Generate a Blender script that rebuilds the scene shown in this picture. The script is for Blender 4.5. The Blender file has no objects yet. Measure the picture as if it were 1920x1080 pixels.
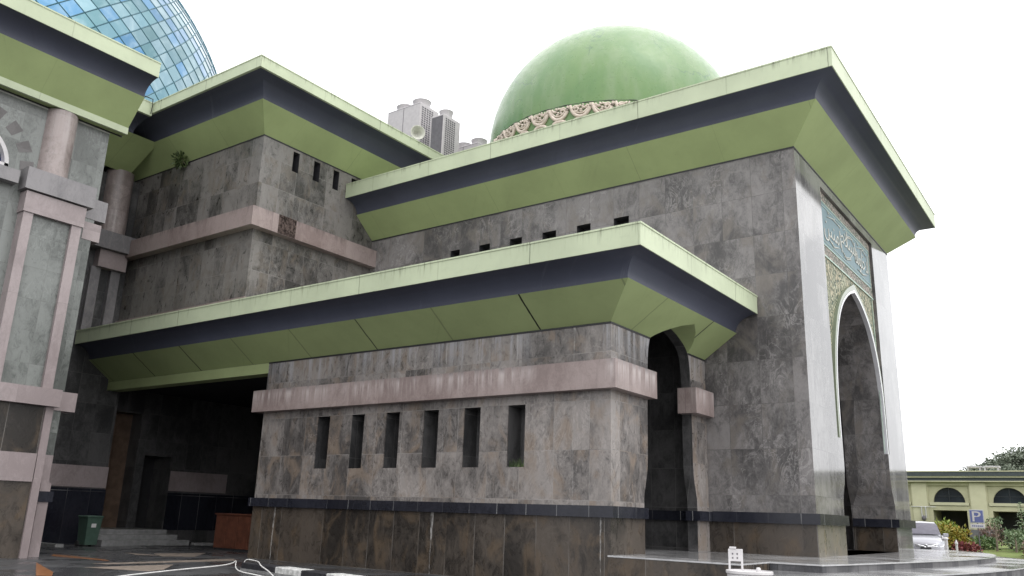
import bpy, bmesh, math, random
from mathutils import Vector, Matrix
random.seed(7)
SC = bpy.context.scene
COL = SC.collection
PI = math.pi
R_ = math.radians

# ------------------------------------------------------------------ mesh builder
class MB:
    def __init__(self):
        self.v = []; self.f = []; self.m = []; self.cur = 0
    def add(self, vs, fs):
        o = len(self.v); self.v += [tuple(p) for p in vs]
        for f in fs: self.f.append(tuple(i + o for i in f)); self.m.append(self.cur)
        return self
    def box(self, x0, x1, y0, y1, z0, z1):
        vs = [(x, y, z) for z in (z0, z1) for y in (y0, y1) for x in (x0, x1)]
        return self.add(vs, [(0, 2, 3, 1), (4, 5, 7, 6), (0, 1, 5, 4), (2, 6, 7, 3), (0, 4, 6, 2), (1, 3, 7, 5)])
    def cbox(self, x0, x1, y0, y1, z0, z1, b=.02):
        bm = bmesh.new(); bmesh.ops.create_cube(bm, size=1)
        for v in bm.verts: v.co = Vector(((x0+x1)/2+v.co.x*(x1-x0), (y0+y1)/2+v.co.y*(y1-y0), (z0+z1)/2+v.co.z*(z1-z0)))
        bmesh.ops.bevel(bm, geom=bm.edges[:], offset=b, segments=2, affect='EDGES', profile=.5)
        bm.verts.index_update()
        self.add([v.co[:] for v in bm.verts], [[v.index for v in f.verts] for f in bm.faces]); bm.free(); return self
    def prism(self, poly, axis, a, b):
        # poly: list of (u,v); axis 'x': (u,v)=(y,z) ; 'y': (x,z) ; 'z': (x,y)
        def P(u, v, t): return (t, u, v) if axis == 'x' else ((u, t, v) if axis == 'y' else (u, v, t))
        n = len(poly)
        vs = [P(u, v, a) for u, v in poly] + [P(u, v, b) for u, v in poly]
        fs = [tuple(range(n)), tuple(range(2*n-1, n-1, -1))] + [(i, i+n, (i+1) % n+n, (i+1) % n) for i in range(n)]
        return self.add(vs, fs)
    def tube(self, pts, r, n=8, caps=True, flat=None):
        pts = [Vector(p) for p in pts]; rs = r if isinstance(r, (list, tuple)) else [r]*len(pts)
        vs = []; up = Vector((0, 0, 1))
        for i, p in enumerate(pts):
            t = (pts[min(i+1, len(pts)-1)] - pts[max(i-1, 0)])
            t = t.normalized() if t.length > 1e-9 else Vector((0, 0, 1))
            a = t.cross(up if abs(t.z) < .95 else Vector((1, 0, 0))).normalized(); b = a.cross(t)
            for k in range(n):
                w = 2*PI*k/n; vs.append(p + (a*math.cos(w) + b*math.sin(w))*rs[i])
        fs = []
        for i in range(len(pts)-1):
            for k in range(n):
                fs.append((i*n+k, i*n+(k+1) % n, (i+1)*n+(k+1) % n, (i+1)*n+k))
        if caps: fs += [tuple(range(n-1, -1, -1)), tuple(range((len(pts)-1)*n, len(pts)*n))]
        return self.add(vs, fs)
    def lathe(self, prof, c=(0, 0, 0), n=32, a0=0, a1=2*PI):
        full = abs(a1-a0-2*PI) < 1e-6; m = n if full else n+1
        vs = []; 
        for r, z in prof:
            for k in range(m):
                w = a0+(a1-a0)*k/n; vs.append((c[0]+r*math.cos(w), c[1]+r*math.sin(w), c[2]+z))
        fs = []
        for i in range(len(prof)-1):
            for k in range(n):
                k2 = (k+1) % m
                fs.append((i*m+k, i*m+k2, (i+1)*m+k2, (i+1)*m+k))
        return self.add(vs, fs)
    def sweep(self, path, prof, closed_prof=True, loop=False):
        # horizontal path of (x,y); profile of (out, z), outward = right of travel
        P = [Vector(p) for p in path]; n = len(P); k = len(prof); vs = []
        segs = [(P[(i+1) % n]-P[i]).normalized() for i in range(n if loop else n-1)]
        nor = [Vector((d.y, -d.x)) for d in segs]
        for i in range(n):
            if loop: n1, n2 = nor[i-1], nor[i]
            else: n1, n2 = nor[max(i-1, 0)], nor[min(i, n-2)]
            m = (n1+n2)/(1+n1.dot(n2))
            for a, z in prof: q = P[i]+m*a; vs.append((q.x, q.y, z))
        fs = []
        for i in range(n if loop else n-1):
            j = (i+1) % n
            for t in range(k if closed_prof else k-1):
                u = (t+1) % k; fs.append((i*k+t, j*k+t, j*k+u, i*k+u))
        if closed_prof and not loop: fs += [tuple(range(k-1, -1, -1)), tuple(range((n-1)*k, n*k))]
        return self.add(vs, fs)
    def mesh(self, name, mats=None, smooth=False, fixn=True, shift=Vector((0, 0, 0))):
        me = bpy.data.meshes.new(name)
        me.from_pydata([tuple(Vector(p)-shift) for p in self.v], [], self.f)
        mats = mats if isinstance(mats, (list, tuple)) else ([mats] if mats else [])
        for m in mats: me.materials.append(m)
        if len(mats) > 1: me.polygons.foreach_set('material_index', self.m)
        if fixn:
            bm = bmesh.new(); bm.from_mesh(me); bmesh.ops.recalc_face_normals(bm, faces=bm.faces[:]); bm.to_mesh(me); bm.free()
        if smooth: me.polygons.foreach_set('use_smooth', [True]*len(me.polygons))
        me.update(); return me

def world_loc(o):
    p = Vector((0, 0, 0))
    while o is not None: p += o.location; o = o.parent
    return p

def obj(name, mb, mats, parent=None, smooth=False, fixn=True, local=False, angle=None):
    sh = world_loc(parent) if (parent and not local) else Vector((0, 0, 0))
    me = mb.mesh(name, mats, smooth, fixn, sh)
    o = bpy.data.objects.new(name, me); COL.objects.link(o)
    if parent: o.parent = parent
    if angle is not None:
        me.polygons.foreach_set('use_smooth', [True]*len(me.polygons)); me.set_sharp_from_angle(angle=R_(angle))
    return o

def boolean(o, cutters, op='DIFFERENCE'):
    temps = []
    for c in cutters:
        me = c.mesh('cutter', None, False, True, world_loc(o)); t = bpy.data.objects.new('cutter', me); COL.objects.link(t)
        if o.parent: t.location = world_loc(o)
        temps.append(t); md = o.modifiers.new('b', 'BOOLEAN'); md.operation = op; md.object = t; md.solver = 'EXACT'
        md.use_hole_tolerant = False
    bpy.context.view_layer.update()
    dg = bpy.context.evaluated_depsgraph_get(); me = bpy.data.meshes.new_from_object(o.evaluated_get(dg))
    me.name = o.name
    o.modifiers.clear(); old = o.data; o.data = me; bpy.data.meshes.remove(old)
    for t in temps: m = t.data; bpy.data.objects.remove(t); bpy.data.meshes.remove(m)

def tag(o, label=None, cat=None, group=None, kind=None):
    if label: o['label'] = label
    if cat: o['category'] = cat
    if group: o['group'] = group
    if kind: o['kind'] = kind
    return o

def thing(name, label, cat, loc=(0, 0, 0), group=None):
    o = bpy.data.objects.new(name, None); o.location = loc; o.empty_display_size = .3; COL.objects.link(o)
    return tag(o, label, cat, group)

def copy_tree(o, parent=None):
    c = o.copy(); COL.objects.link(c)
    if parent: c.parent = parent
    for ch in list(o.children): copy_tree(ch, c)
    return c

# ------------------------------------------------------------------ materials
class NT:
    def __init__(self, name):
        self.mat = bpy.data.materials.new(name); self.mat.use_nodes = True
        self.nt = self.mat.node_tree; self.n = self.nt.nodes; self.n.clear()
        self.out = self.n.new('ShaderNodeOutputMaterial'); self.b = self.n.new('ShaderNodeBsdfPrincipled')
        self.l(self.b.outputs[0], self.out.inputs[0])
    def l(self, a, b): self.nt.links.new(a, b)
    def put(self, v, sock):
        if hasattr(v, 'is_linked') or hasattr(v, 'links'): self.l(v, sock)
        elif isinstance(v, (tuple, list)) and len(v) == 3 and sock.type == 'RGBA': sock.default_value = (*v, 1)
        else: sock.default_value = v
    def pos(self): return self.n.new('ShaderNodeNewGeometry').outputs['Position']
    def objco(self): return self.n.new('ShaderNodeTexCoord').outputs['Object']
    def nrm(self): return self.n.new('ShaderNodeNewGeometry').outputs['Normal']
    def math(self, op, a, b=0., c=None, clamp=False):
        m = self.n.new('ShaderNodeMath'); m.operation = op; m.use_clamp = clamp
        self.put(a, m.inputs[0]); self.put(b, m.inputs[1])
        if c is not None: self.put(c, m.inputs[2])
        return m.outputs[0]
    def sep(self, v):
        s = self.n.new('ShaderNodeSeparateXYZ'); self.l(v, s.inputs[0]); return s.outputs
    def comb(self, x, y, z=0.):
        c = self.n.new('ShaderNodeCombineXYZ')
        for i, q in enumerate((x, y, z)): self.put(q, c.inputs[i])
        return c.outputs[0]
    def vmath(self, op, a, b):
        m = self.n.new('ShaderNodeVectorMath'); m.operation = op; self.put(a, m.inputs[0]); self.put(b, m.inputs[1]); return m.outputs[0]
    def noise(self, vec, scale, detail=4, rough=.55, dist=0., col=False):
        t = self.n.new('ShaderNodeTexNoise'); self.l(vec, t.inputs['Vector'])
        t.inputs['Scale'].default_value = scale; t.inputs['Detail'].default_value = detail
        t.inputs['Roughness'].default_value = rough; t.inputs['Distortion'].default_value = dist
        return t.outputs['Color' if col else 'Fac']
    def vor(self, vec, scale, feat='F1', out='Distance'):
        t = self.n.new('ShaderNodeTexVoronoi'); t.feature = feat; self.l(vec, t.inputs['Vector']); t.inputs['Scale'].default_value = scale
        return t.outputs[out]
    def map(self, v, a, b, c=0., d=1., smooth=True):
        m = self.n.new('ShaderNodeMapRange'); m.interpolation_type = 'SMOOTHSTEP' if smooth else 'LINEAR'
        self.put(v, m.inputs[0])
        for i, q in enumerate((a, b, c, d)): m.inputs[i+1].default_value = q
        return m.outputs[0]
    def mix(self, f, a, b, mode='MIX'):
        m = self.n.new('ShaderNodeMix'); m.data_type = 'RGBA'; m.blend_type = mode
        self.put(f, m.inputs[0]); self.put(a, m.inputs[6]); self.put(b, m.inputs[7]); return m.outputs[2]
    def brick(self, vec, w, h, mortar=.008, offset=0., c1=(0, 0, 0), c2=(1, 1, 1), smooth=.1):
        t = self.n.new('ShaderNodeTexBrick'); self.l(vec, t.inputs['Vector']); t.offset = offset
        t.inputs['Scale'].default_value = 1; t.inputs['Brick Width'].default_value = w; t.inputs['Row Height'].default_value = h
        t.inputs['Mortar Size'].default_value = mortar; t.inputs['Mortar Smooth'].default_value = smooth
        t.inputs['Color1'].default_value = (*c1, 1); t.inputs['Color2'].default_value = (*c2, 1); t.inputs['Mortar'].default_value = (.5, .5, .5, 1)
        return t.outputs['Color'], t.outputs['Fac']
    def bump(self, h, strength=.2, dist=.02):
        b = self.n.new('ShaderNodeBump'); b.inputs['Strength'].default_value = strength; b.inputs['Distance'].default_value = dist
        self.l(h, b.inputs['Height']); self.l(b.outputs[0], self.b.inputs['Normal'])
    def fin(self, col, rough=.5, spec=.5, metal=0., coat=0.):
        self.put(col, self.b.inputs['Base Color']); self.put(rough, self.b.inputs['Roughness'])
        self.put(spec, self.b.inputs['Specular IOR Level']); self.put(metal, self.b.inputs['Metallic'])
        if coat: self.b.inputs['Coat Weight'].default_value = coat; self.b.inputs['Coat Roughness'].default_value = .08
        return self.mat

def plain(name, col, rough=.6, spec=.4, metal=0., var=.12, scale=6., coat=0.):
    t = NT(name); n = t.noise(t.objco(), scale, 5)
    c = t.mix(t.map(n, .3, .7), tuple(q*(1-var) for q in col), tuple(min(1, q*(1+var)) for q in col))
    return t.fin(c, rough, spec, metal, coat)

def stone(name, lo, hi, w=1.06, h=1.22, zoff=0., rough=.2, spec=.5, joint=(.3, .29, .28), jmix=.5, vein=.25, stain=None, warm=None, tilevar=.5, bumpy=.06, jsize=.007, coat=0., drips=()):
    t = NT(name); P0 = t.pos(); s = t.sep(P0); hh = t.math('ADD', s[0], s[1]); P = t.vmath('MULTIPLY', P0, (1., 1., .62))
    vec = t.comb(hh, t.math('ADD', s[2], zoff), 0.)
    tc, jf = t.brick(vec, w, h, jsize)
    tv = t.sep(tc)[0]
    off = t.comb(t.math('MULTIPLY', tv, 37.), t.math('MULTIPLY', tv, 11.), t.math('MULTIPLY', tv, 23.))
    Q = t.vmath('ADD', P, off)
    big = t.noise(Q, .75, 6, .6, .8); fine = t.noise(Q, 3.2, 8, .65, 1.6); tiny = t.noise(Q, 26, 4, .6)
    glob = t.noise(P, .28, 4, .55, .5)
    f = t.math('ADD', t.math('MULTIPLY', big, .55), t.math('MULTIPLY', fine, .45))
    f = t.math('ADD', f, t.math('MULTIPLY', t.math('SUBTRACT', glob, .5), .75))
    f = t.math('ADD', f, t.math('MULTIPLY', t.math('SUBTRACT', tiny, .5), .22))
    f = t.math('ADD', f, t.math('MULTIPLY', t.math('SUBTRACT', tv, .5), tilevar*.35))
    col = t.mix(t.map(f, .33, .65), lo, hi)
    if warm:
        wn = t.noise(Q, 1.3, 5, .6, 1.0); col = t.mix(t.map(wn, .48, .68, 0, .7), col, warm)
    vn = t.math('ABSOLUTE', t.math('SUBTRACT', t.noise(Q, 1.7, 6, .6, 2.2), .5))
    vm = t.math('MULTIPLY', t.map(vn, .0, .035, vein, 0.), t.map(t.noise(P, .8, 2), .45, .65))
    col = t.mix(vm, col, tuple(min(1, q*1.9+.05) for q in hi))
    vn2 = t.math('ABSOLUTE', t.math('SUBTRACT', t.noise(Q, 1.1, 5, .6, 1.5), .47))
    col = t.mix(t.map(vn2, 0, .03, .13, 0.), col, tuple(q*.6 for q in lo))
    if stain:
        st = t.noise(t.comb(t.math('MULTIPLY', hh, 4.5), t.math('MULTIPLY', s[2], .22), 0.), 1., 6, .7)
        pres = t.noise(t.comb(t.math('MULTIPLY', hh, .35), 3.3, 0.), 1., 2)
        for (zt, L, colr, amt) in stain:
            zone = t.map(s[2], zt-L, zt, 0., 1.); hard = t.math('LESS_THAN', s[2], zt+.02)
            m = t.math('MULTIPLY', t.math('MULTIPLY', t.map(st, .43, .62, 0., amt), zone), t.math('MULTIPLY', hard, t.map(pres, .33, .52)))
            col = t.mix(m, col, colr)
    for (h0, z0, z1, wd_) in drips:
        dx = t.math('ABSOLUTE', t.math('ADD', t.math('SUBTRACT', hh, h0), t.math('MULTIPLY', t.math('SUBTRACT', t.noise(P, 2.5, 3), .5), .12)))
        wz = t.map(s[2], z0, z1, .15, 1.); dm = t.math('MULTIPLY', t.math('LESS_THAN', dx, t.math('MULTIPLY', wz, wd_)), t.map(t.noise(P, 9, 4), .35, .6, .1, .5))
        col = t.mix(dm, col, (.42, .41, .40))
    jn = t.math('MULTIPLY', t.map(t.noise(P, .6, 3), .38, .6, .1, 1.), jmix)
    col = t.mix(t.math('MULTIPLY', jf, jn), col, joint)
    rr = t.map(fine, .3, .7, rough*.8, rough*1.35)
    t.bump(t.math('ADD', t.math('MULTIPLY', jf, -.6), t.math('MULTIPLY', t.math('ADD', fine, t.math('MULTIPLY', tv, .8)), .5)), bumpy, .03)
    return t.fin(col, rr, spec, 0., coat)

def paint(name, col, dark, rough=.55, tops=(), drip=.5, seams=None, spec=.3, dirt=.25, light=None):
    t = NT(name); P = t.pos(); s = t.sep(P); hh = t.math('ADD', s[0], s[1])
    n1 = t.noise(P, .5, 5, .6); n2 = t.noise(P, 5, 6, .65)
    c = t.mix(t.map(n1, .3, .7), tuple(q*.9 for q in col), tuple(min(1, q*1.07) for q in col))
    c = t.mix(t.map(n2, .55, .8, 0, dirt), c, tuple(q*.55 for q in col))
    st = t.noise(t.comb(t.math('MULTIPLY', hh, 3.2), t.math('MULTIPLY', s[2], .35), 0.), 1., 6, .72)
    c = t.mix(t.map(st, .56, .8, 0., dirt*.9), c, dark)
    if light: c = t.mix(t.map(t.noise(t.comb(t.math('MULTIPLY', hh, 1.6), t.math('MULTIPLY', s[2], .2), 0.), 1., 7, .75), .6, .72, 0., .4), c, light)
    st2 = t.noise(t.comb(t.math('MULTIPLY', hh, 7.), t.math('MULTIPLY', s[2], .5), 0.), 1., 5, .7)
    pr = t.noise(t.comb(t.math('MULTIPLY', hh, .45), 7.7, 0.), 1., 3)
    for zt, L in tops:
        zone = t.math('MULTIPLY', t.map(s[2], zt-L, zt, 0., 1.), t.math('LESS_THAN', s[2], zt+.02))
        c = t.mix(t.math('MULTIPLY', t.math('MULTIPLY', t.map(st2, .5, .66, 0., drip), zone), t.map(pr, .4, .6, .15, 1.)), c, dark)
    bm = n2
    if seams:
        per, ox, oy, wd, amt = seams
        na = t.sep(t.nrm()); isx = t.math('GREATER_THAN', t.math('ABSOLUTE', na[0]), t.math('ABSOLUTE', na[1]))
        ux = t.math('ADD', s[0], -ox); uy = t.math('ADD', s[1], -oy)
        u = t.math('ADD', t.math('MULTIPLY', isx, uy), t.math('MULTIPLY', t.math('SUBTRACT', 1., isx), ux))
        u = t.math('ADD', u, t.math('MULTIPLY', t.math('SUBTRACT', t.noise(P, 3., 3), .5), .05))
        fr = t.math('ABSOLUTE', t.math('SUBTRACT', t.math('FRACT', t.math('ADD', t.math('DIVIDE', u, per), .5)), .5))
        strong = t.noise(t.comb(t.math('ROUND', t.math('DIVIDE', u, per)), 5.1, 0.), 1.7, 0)
        mk = t.math('MULTIPLY', t.map(fr, wd*.5/per, wd/per, 1., 0.), t.map(strong, .35, .62, amt*.35, amt))
        c = t.mix(mk, c, (.02, .022, .015))
    t.bump(bm, .05, .02)
    return t.fin(c, rough, spec)

# palette (base colours)
GREEN = (.315, .38, .18); PALE = (.42, .47, .33); NAVY = (.064, .070, .098)
M = {}
W_STAIN = [(6.45, 1.25, (.33, .33, .35), .8), (4.68, .9, (.28, .27, .27), .25)]
M['stone_wing'] = stone('grey_marble_cladding', (.060, .055, .053), (.236, .215, .203), 1.06, 1.22, .42, .3, .35, stain=W_STAIN, warm=(.20, .155, .12), vein=.22, tilevar=.42, drips=[(-15.4+18.04, 5.5, 6.45, .035), (-14.2+18.04, 5.6, 6.45, .02), (-12.9+18.04, 5.4, 6.45, .025), (-11.1+18.04, 5.5, 6.45, .03)])
M['stone_portal'] = stone('polished_grey_stone', (.062, .059, .059), (.2, .189, .187), .98, 1.3, .2, .36, .3, vein=.3, jmix=.5, joint=(.055, .052, .05), warm=(.15, .134, .12), tilevar=.34, bumpy=.03)
M['stone_face'] = stone('wet_polished_granite', (.085, .083, .083), (.18, .177, .175), .98, 1.3, .2, .075, .34, vein=.15, jmix=.55, joint=(.06, .06, .06), tilevar=.4, bumpy=.014, coat=.06)
M['stone_block'] = stone('dark_slate_cladding', (.043, .041, .039), (.18, .17, .161), .78, 1.15, .3, .32, .35, vein=.15, jmix=.5, tilevar=.55, warm=(.13, .11, .09))
M['stone_shaded'] = stone('shadowed_hall_stone', (.03, .03, .031), (.085, .083, .084), .8, 1.15, .3, .35, .3, vein=.06, jmix=.2, tilevar=.3)  # darkened cladding: shade of porch and recesses is put into the colour
M['stone_dark'] = stone('brown_marble_base', (.018, .0155, .0135), (.068, .056, .046), .98, 2.4, .0, .28, .35, warm=(.09, .065, .043), jmix=.7, joint=(.17, .16, .15), vein=.12, jsize=.009, drips=[(-15.62+18.03, .5, 1.63, .05), (-10.3+18.03, -.2, 1.3, .02), (-22.3+18.03, -.4, .6, .03)])
M['stone_bay'] = stone('green_grey_slate', (.075, .081, .076), (.165, .175, .166), .8, .95, .25, .3, .4, vein=.22, jmix=.4, joint=(.07, .07, .065), tilevar=.6)
M['stone_tan'] = stone('tan_base_slab', (.06, .055, .045), (.13, .115, .09), 2.2, 2.4, 0., .3, .35, warm=(.16, .125, .07), jmix=.2)
M['ledge_black'] = stone('black_ledge_tile', (.009, .010, .015), (.02, .021, .029), .92, 3., 1.0, .18, .35, joint=(.22, .22, .22), jmix=.8, vein=.05, tilevar=.3, jsize=.01)
M['pink'] = stone('pink_granite_band', (.185, .142, .134), (.285, .232, .221), 1.25, 3.0, .5, .35, .4, joint=(.10, .07, .065), jmix=.5, vein=.05, tilevar=.4,
                  stain=[(5.43, .75, (.52, .47, .46), .75), (5.44, .22, (.06, .05, .05), .75), (12.36, .3, (.07, .06, .06), .5)])
M['pinkwhite'] = stone('pale_pink_granite', (.205, .17, .17), (.285, .242, .242), 1.6, 2.6, .4, .35, .4, joint=(.12, .1, .1), jmix=.35, vein=.05, tilevar=.3)
M['greyledge'] = stone('dark_grey_granite', (.115, .11, .115), (.20, .19, .195), 1.8, 3., .5, .35, .4, vein=.04, jmix=.2, tilevar=.2)
M['column'] = stone('striped_pink_column', (.16, .13, .125), (.30, .255, .245), 3., 1.35, .2, .35, .4, vein=.05, jmix=.35, stain=[(13.5, 2.6, (.42, .38, .375), .7)])
M['soffit'] = paint('green_soffit_paint', GREEN, (.06, .075, .035), .45, seams=(3.03, -15.2, 19.15, .012, .3), dirt=.2)
M['soffit_seam'] = paint('green_soffit_paint_cracked', GREEN, (.06, .075, .035), .45, seams=(3.03, -15.2, 19.15, .035, 1.), dirt=.22)
M['pale'] = paint('pale_green_fascia_paint', PALE, (.10, .11, .07), .5, tops=((8.28, .5), (14.93, .35), (17.37, .35), (16.25, .3)), drip=.75, seams=(3.03, -14.4, 19.15, .022, .55), dirt=.2)
M['navy'] = paint('navy_cove_paint', NAVY, (.02, .02, .03), .45, spec=.25, dirt=.3, light=(.14, .15, .19))
M['lintel'] = paint('green_lintel_paint', (.29, .34, .17), (.08, .09, .04), .5, dirt=.2)
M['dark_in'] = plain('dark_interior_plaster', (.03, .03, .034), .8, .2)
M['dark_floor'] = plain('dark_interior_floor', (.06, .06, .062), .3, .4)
M['roof'] = plain('roof_concrete', (.3, .3, .28), .8, .2)
M['white'] = plain('white_paint', (.47, .455, .46), .5, .4, var=.08)
M['white_kerb'] = plain('worn_white_kerb_paint', (.46, .46, .45), .6, .3, var=.3, scale=9)
M['black_kerb'] = plain('worn_black_kerb_paint', (.02, .02, .024), .5, .4, var=.4, scale=9)
M['black'] = plain('black_metal', (.02, .02, .022), .5)
M['wood_door'] = plain('brown_wood_door', (.105, .07, .05), .45, .4, var=.25, scale=3)
M['teak'] = plain('reddish_brown_wood', (.09, .033, .02), .4, .4, var=.3, scale=4)
M['steps'] = plain('grey_step_stone', (.2, .2, .2), .3, .4, var=.2)
M['bin'] = plain('green_bin_plastic', (.045, .08, .062), .45, .4)
M['rope'] = plain('white_rope_fibre', (.5, .49, .48), .8, .2)
M['rubber'] = plain('black_rubber', (.02, .02, .02), .7, .3)

def mk(name, fn):
    t = NT(name); m = fn(t); M[name] = m; return m
# green dome paint
def _dome(t):
    P = t.pos(); s = t.sep(P)
    n = t.noise(P, .55, 6, .6, .4); n2 = t.noise(P, 4, 6, .6)
    st = t.noise(t.comb(t.math('MULTIPLY', s[0], 1.4), t.math('MULTIPLY', s[1], 1.4), t.math('MULTIPLY', s[2], .35)), 1., 5, .65)
    c = t.mix(t.map(n, .3, .7), (.072, .158, .048), (.11, .19, .064))
    c = t.mix(t.map(st, .43, .68, 0., .6), c, (.15, .215, .11))
    c = t.mix(t.map(n2, .55, .75, 0, .3), c, (.065, .115, .05))
    Q = t.vmath('ADD', P, t.vmath('MULTIPLY', t.noise(P, 2.2, 4, col=True), (.9, .9, .9)))
    cr = t.vor(Q, .5, 'DISTANCE_TO_EDGE'); ms = t.map(t.noise(P, .45, 2), .5, .62)
    c = t.mix(t.math('MULTIPLY', t.map(cr, .004, .02, .85, 0.), ms), c, (.05, .11, .05))
    t.bump(t.math('ADD', n2, t.map(cr, .0, .03, -.6, 0)), .08, .03)
    return t.fin(c, t.map(n2, .3, .7, .26, .38), .4, 0., .05)
mk('dome_green', _dome)
def _relief(t):
    P = t.pos(); n = t.noise(P, 7, 5)
    c = t.mix(t.map(n, .3, .75), (.42, .355, .30), (.58, .50, .44)); return t.fin(c, .6, .3)
mk('relief_cream', _relief)
# blue dome glass : per pane colour attribute
def _glass(t):
    a = t.n.new('ShaderNodeAttribute'); a.attribute_name = 'pane'
    n = t.noise(t.pos(), .35, 4, .6); n2 = t.noise(t.pos(), 1.1, 5, .6, .6)
    c = t.mix(t.map(n2, .42, .75, 0., .3), a.outputs['Color'], (.36, .44, .46))
    return t.fin(c, t.map(n, .3, .7, .05, .12), .6, .85)
mk('dome_glass', _glass)
M['mullion'] = plain('teal_mullion_metal', (.03, .10, .13), .4, .5, .3)
# asphalt / ground
def _ground(t):
    P = t.pos(); n = t.noise(P, .25, 5, .6); f = t.noise(P, 40, 4, .7); w = t.noise(P, .6, 4, .6, .4)
    tc, jf = t.brick(P, .6, .6, .012, .5)
    c = t.mix(t.map(n, .3, .7), (.035, .036, .04), (.07, .07, .073))
    c = t.mix(t.map(f, .45, .75, 0., .4), c, (.11, .11, .11))
    c = t.mix(t.math('MULTIPLY', jf, .3), c, (.02, .02, .02))
    t.bump(f, .25, .01); return t.fin(c, t.map(w, .4, .62, .12, .5), .5)
mk('ground', _ground)
def _road(t):
    P = t.pos(); n = t.noise(P, .3, 5); f = t.noise(P, 30, 4)
    c = t.mix(t.map(n, .3, .7), (.05, .05, .052), (.09, .09, .09)); t.bump(f, .2, .01); return t.fin(c, .4, .4)
mk('asphalt', _road)
def _terr(t):
    P = t.pos(); tc, jf = t.brick(P, .6, .6, .006, 0.); tv = t.sep(tc)[0]
    n = t.noise(P, 1.1, 5, .6); f = t.noise(P, 12, 5, .6)
    c = t.mix(t.map(t.math('ADD', n, t.math('MULTIPLY', tv, .25)), .35, .85), (.16, .16, .165), (.28, .275, .275))
    c = t.mix(t.map(f, .5, .8, 0, .3), c, (.13, .13, .13)); c = t.mix(t.math('MULTIPLY', jf, .5), c, (.08, .08, .08))
    t.bump(t.math('ADD', t.math('MULTIPLY', f, .5), t.math('MULTIPLY', jf, -.6)), .025, .015)
    return t.fin(c, t.map(t.noise(P, .5, 4, .6), .38, .62, .08, .24), .6)
mk('terrace', _terr)
M['riser'] = stone('grey_riser_tile', (.055, .055, .06), (.115, .113, .117), .62, 3., .8, .55, .15, joint=(.03, .03, .03), jmix=.9, tilevar=.9, vein=.1, jsize=.014)
M['riser_edge'] = plain('pale_step_nosing', (.36, .36, .365), .2, .5)
def _lawn(t):
    P = t.pos(); n = t.noise(P, .35, 5, .6); f = t.noise(P, 9, 5, .7)
    c = t.mix(t.map(n, .3, .7), (.075, .11, .03), (.145, .175, .06)); c = t.mix(t.map(t.noise(P, .9, 5, .65), .5, .68, 0, .75), c, (.11, .085, .045)); c = t.mix(t.map(f, .4, .75, 0, .6), c, (.05, .085, .02)); return t.fin(c, .9, .1)
mk('lawn', _lawn)
def leaf(name, a, b, tr=0.25):
    t = NT(name); n = t.noise(t.objco(), 2.5, 3); c = t.mix(t.map(n, .3, .7), a, b); t.b.inputs['Subsurface Weight'].default_value = 0
    return t.fin(c, .55, .3)
M['leaf_hazed'] = leaf('hazed_far_foliage', (.10, .125, .09), (.16, .18, .135))  # pale grey-green: distance haze is mixed into the leaf colour
M['leaf_yellow'] = leaf('yellow_croton_leaf', (.14, .165, .02), (.27, .18, .025))
M['leaf_lime'] = leaf('lime_shrub_leaf', (.14, .2, .03), (.25, .28, .06))
M['leaf_red'] = leaf('red_hedge_leaf', (.12, .02, .03), (.17, .05, .04))
M['leaf_green'] = leaf('green_shrub_leaf', (.05, .10, .03), (.12, .17, .06))
M['leaf_palm'] = leaf('grey_green_palm_leaf', (.08, .13, .06), (.17, .22, .12))
M['leaf_purple'] = leaf('bronze_shrub_leaf', (.09, .05, .045), (.15, .10, .07))
M['bark'] = plain('grey_bark', (.17, .14, .11), .9, .1, var=.3)
M['weed'] = leaf('weed_leaf', (.03, .05, .02), (.07, .10, .03))
M['yellow_wall'] = plain('pale_yellow_wall_paint', (.355, .345, .235), .7, .2, var=.12, scale=.7)
M['yellow_trim'] = plain('pale_yellow_trim_paint', (.40, .39, .275), .7, .2, var=.1, scale=.7)
M['roof_dark'] = plain('dark_slate_band', (.05, .06, .065), .6, .3)
M['plinth'] = plain('grey_plinth_paint', (.10, .10, .105), .6, .3)
M['win_glass'] = plain('dark_window_glass', (.015, .02, .025), .06, .6, var=.3, scale=.6)
M['frame_dark'] = plain('dark_window_frame', (.03, .035, .04), .5, .3)
M['ac_white'] = plain('grey_white_casing', (.37, .35, .36), .5, .4, var=.06)
M['ac_dark'] = plain('dark_coil_fins', (.085, .08, .09), .6, .4)
M['speaker'] = plain('cream_horn_plastic', (.45, .45, .40), .5, .4)
M['car_paint'] = plain('silver_car_paint', (.30, .30, .325), .3, .35, .2, var=.02, coat=.25)
M['car_glass'] = plain('car_windscreen_glass', (.13, .125, .15), .4, .12, var=.1)
M['chrome'] = plain('chrome_trim', (.75, .75, .77), .12, .6, .9, var=.03)
M['lamp_lens'] = plain('clear_lamp_lens', (.62, .64, .68), .08, .7, .3, var=.08)
M['sign_blue'] = plain('blue_sign_face', (.10, .12, .27), .45, .4, var=.06)
M['sign_frame'] = plain('grey_sign_frame', (.30, .31, .36), .5, .4)
M['galv'] = plain('galvanised_pipe', (.38, .38, .39), .45, .4, .3)
M['teal'] = plain('teal_panel_paint', (.085, .155, .178), .5, .4, var=.1, scale=3)
M['script_white'] = plain('cream_script_paint', (.46, .46, .42), .5, .3, var=.05)
M['line_mint'] = plain('mint_border_paint', (.32, .41, .345), .5, .3)
M['rim_green'] = paint('grey_green_rim_stone', (.17, .195, .14), (.07, .08, .06), .25, spec=.5)
M['rim_white'] = plain('white_rim_marble', (.46, .46, .48), .12, .6, var=.06, scale=2)
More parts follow.
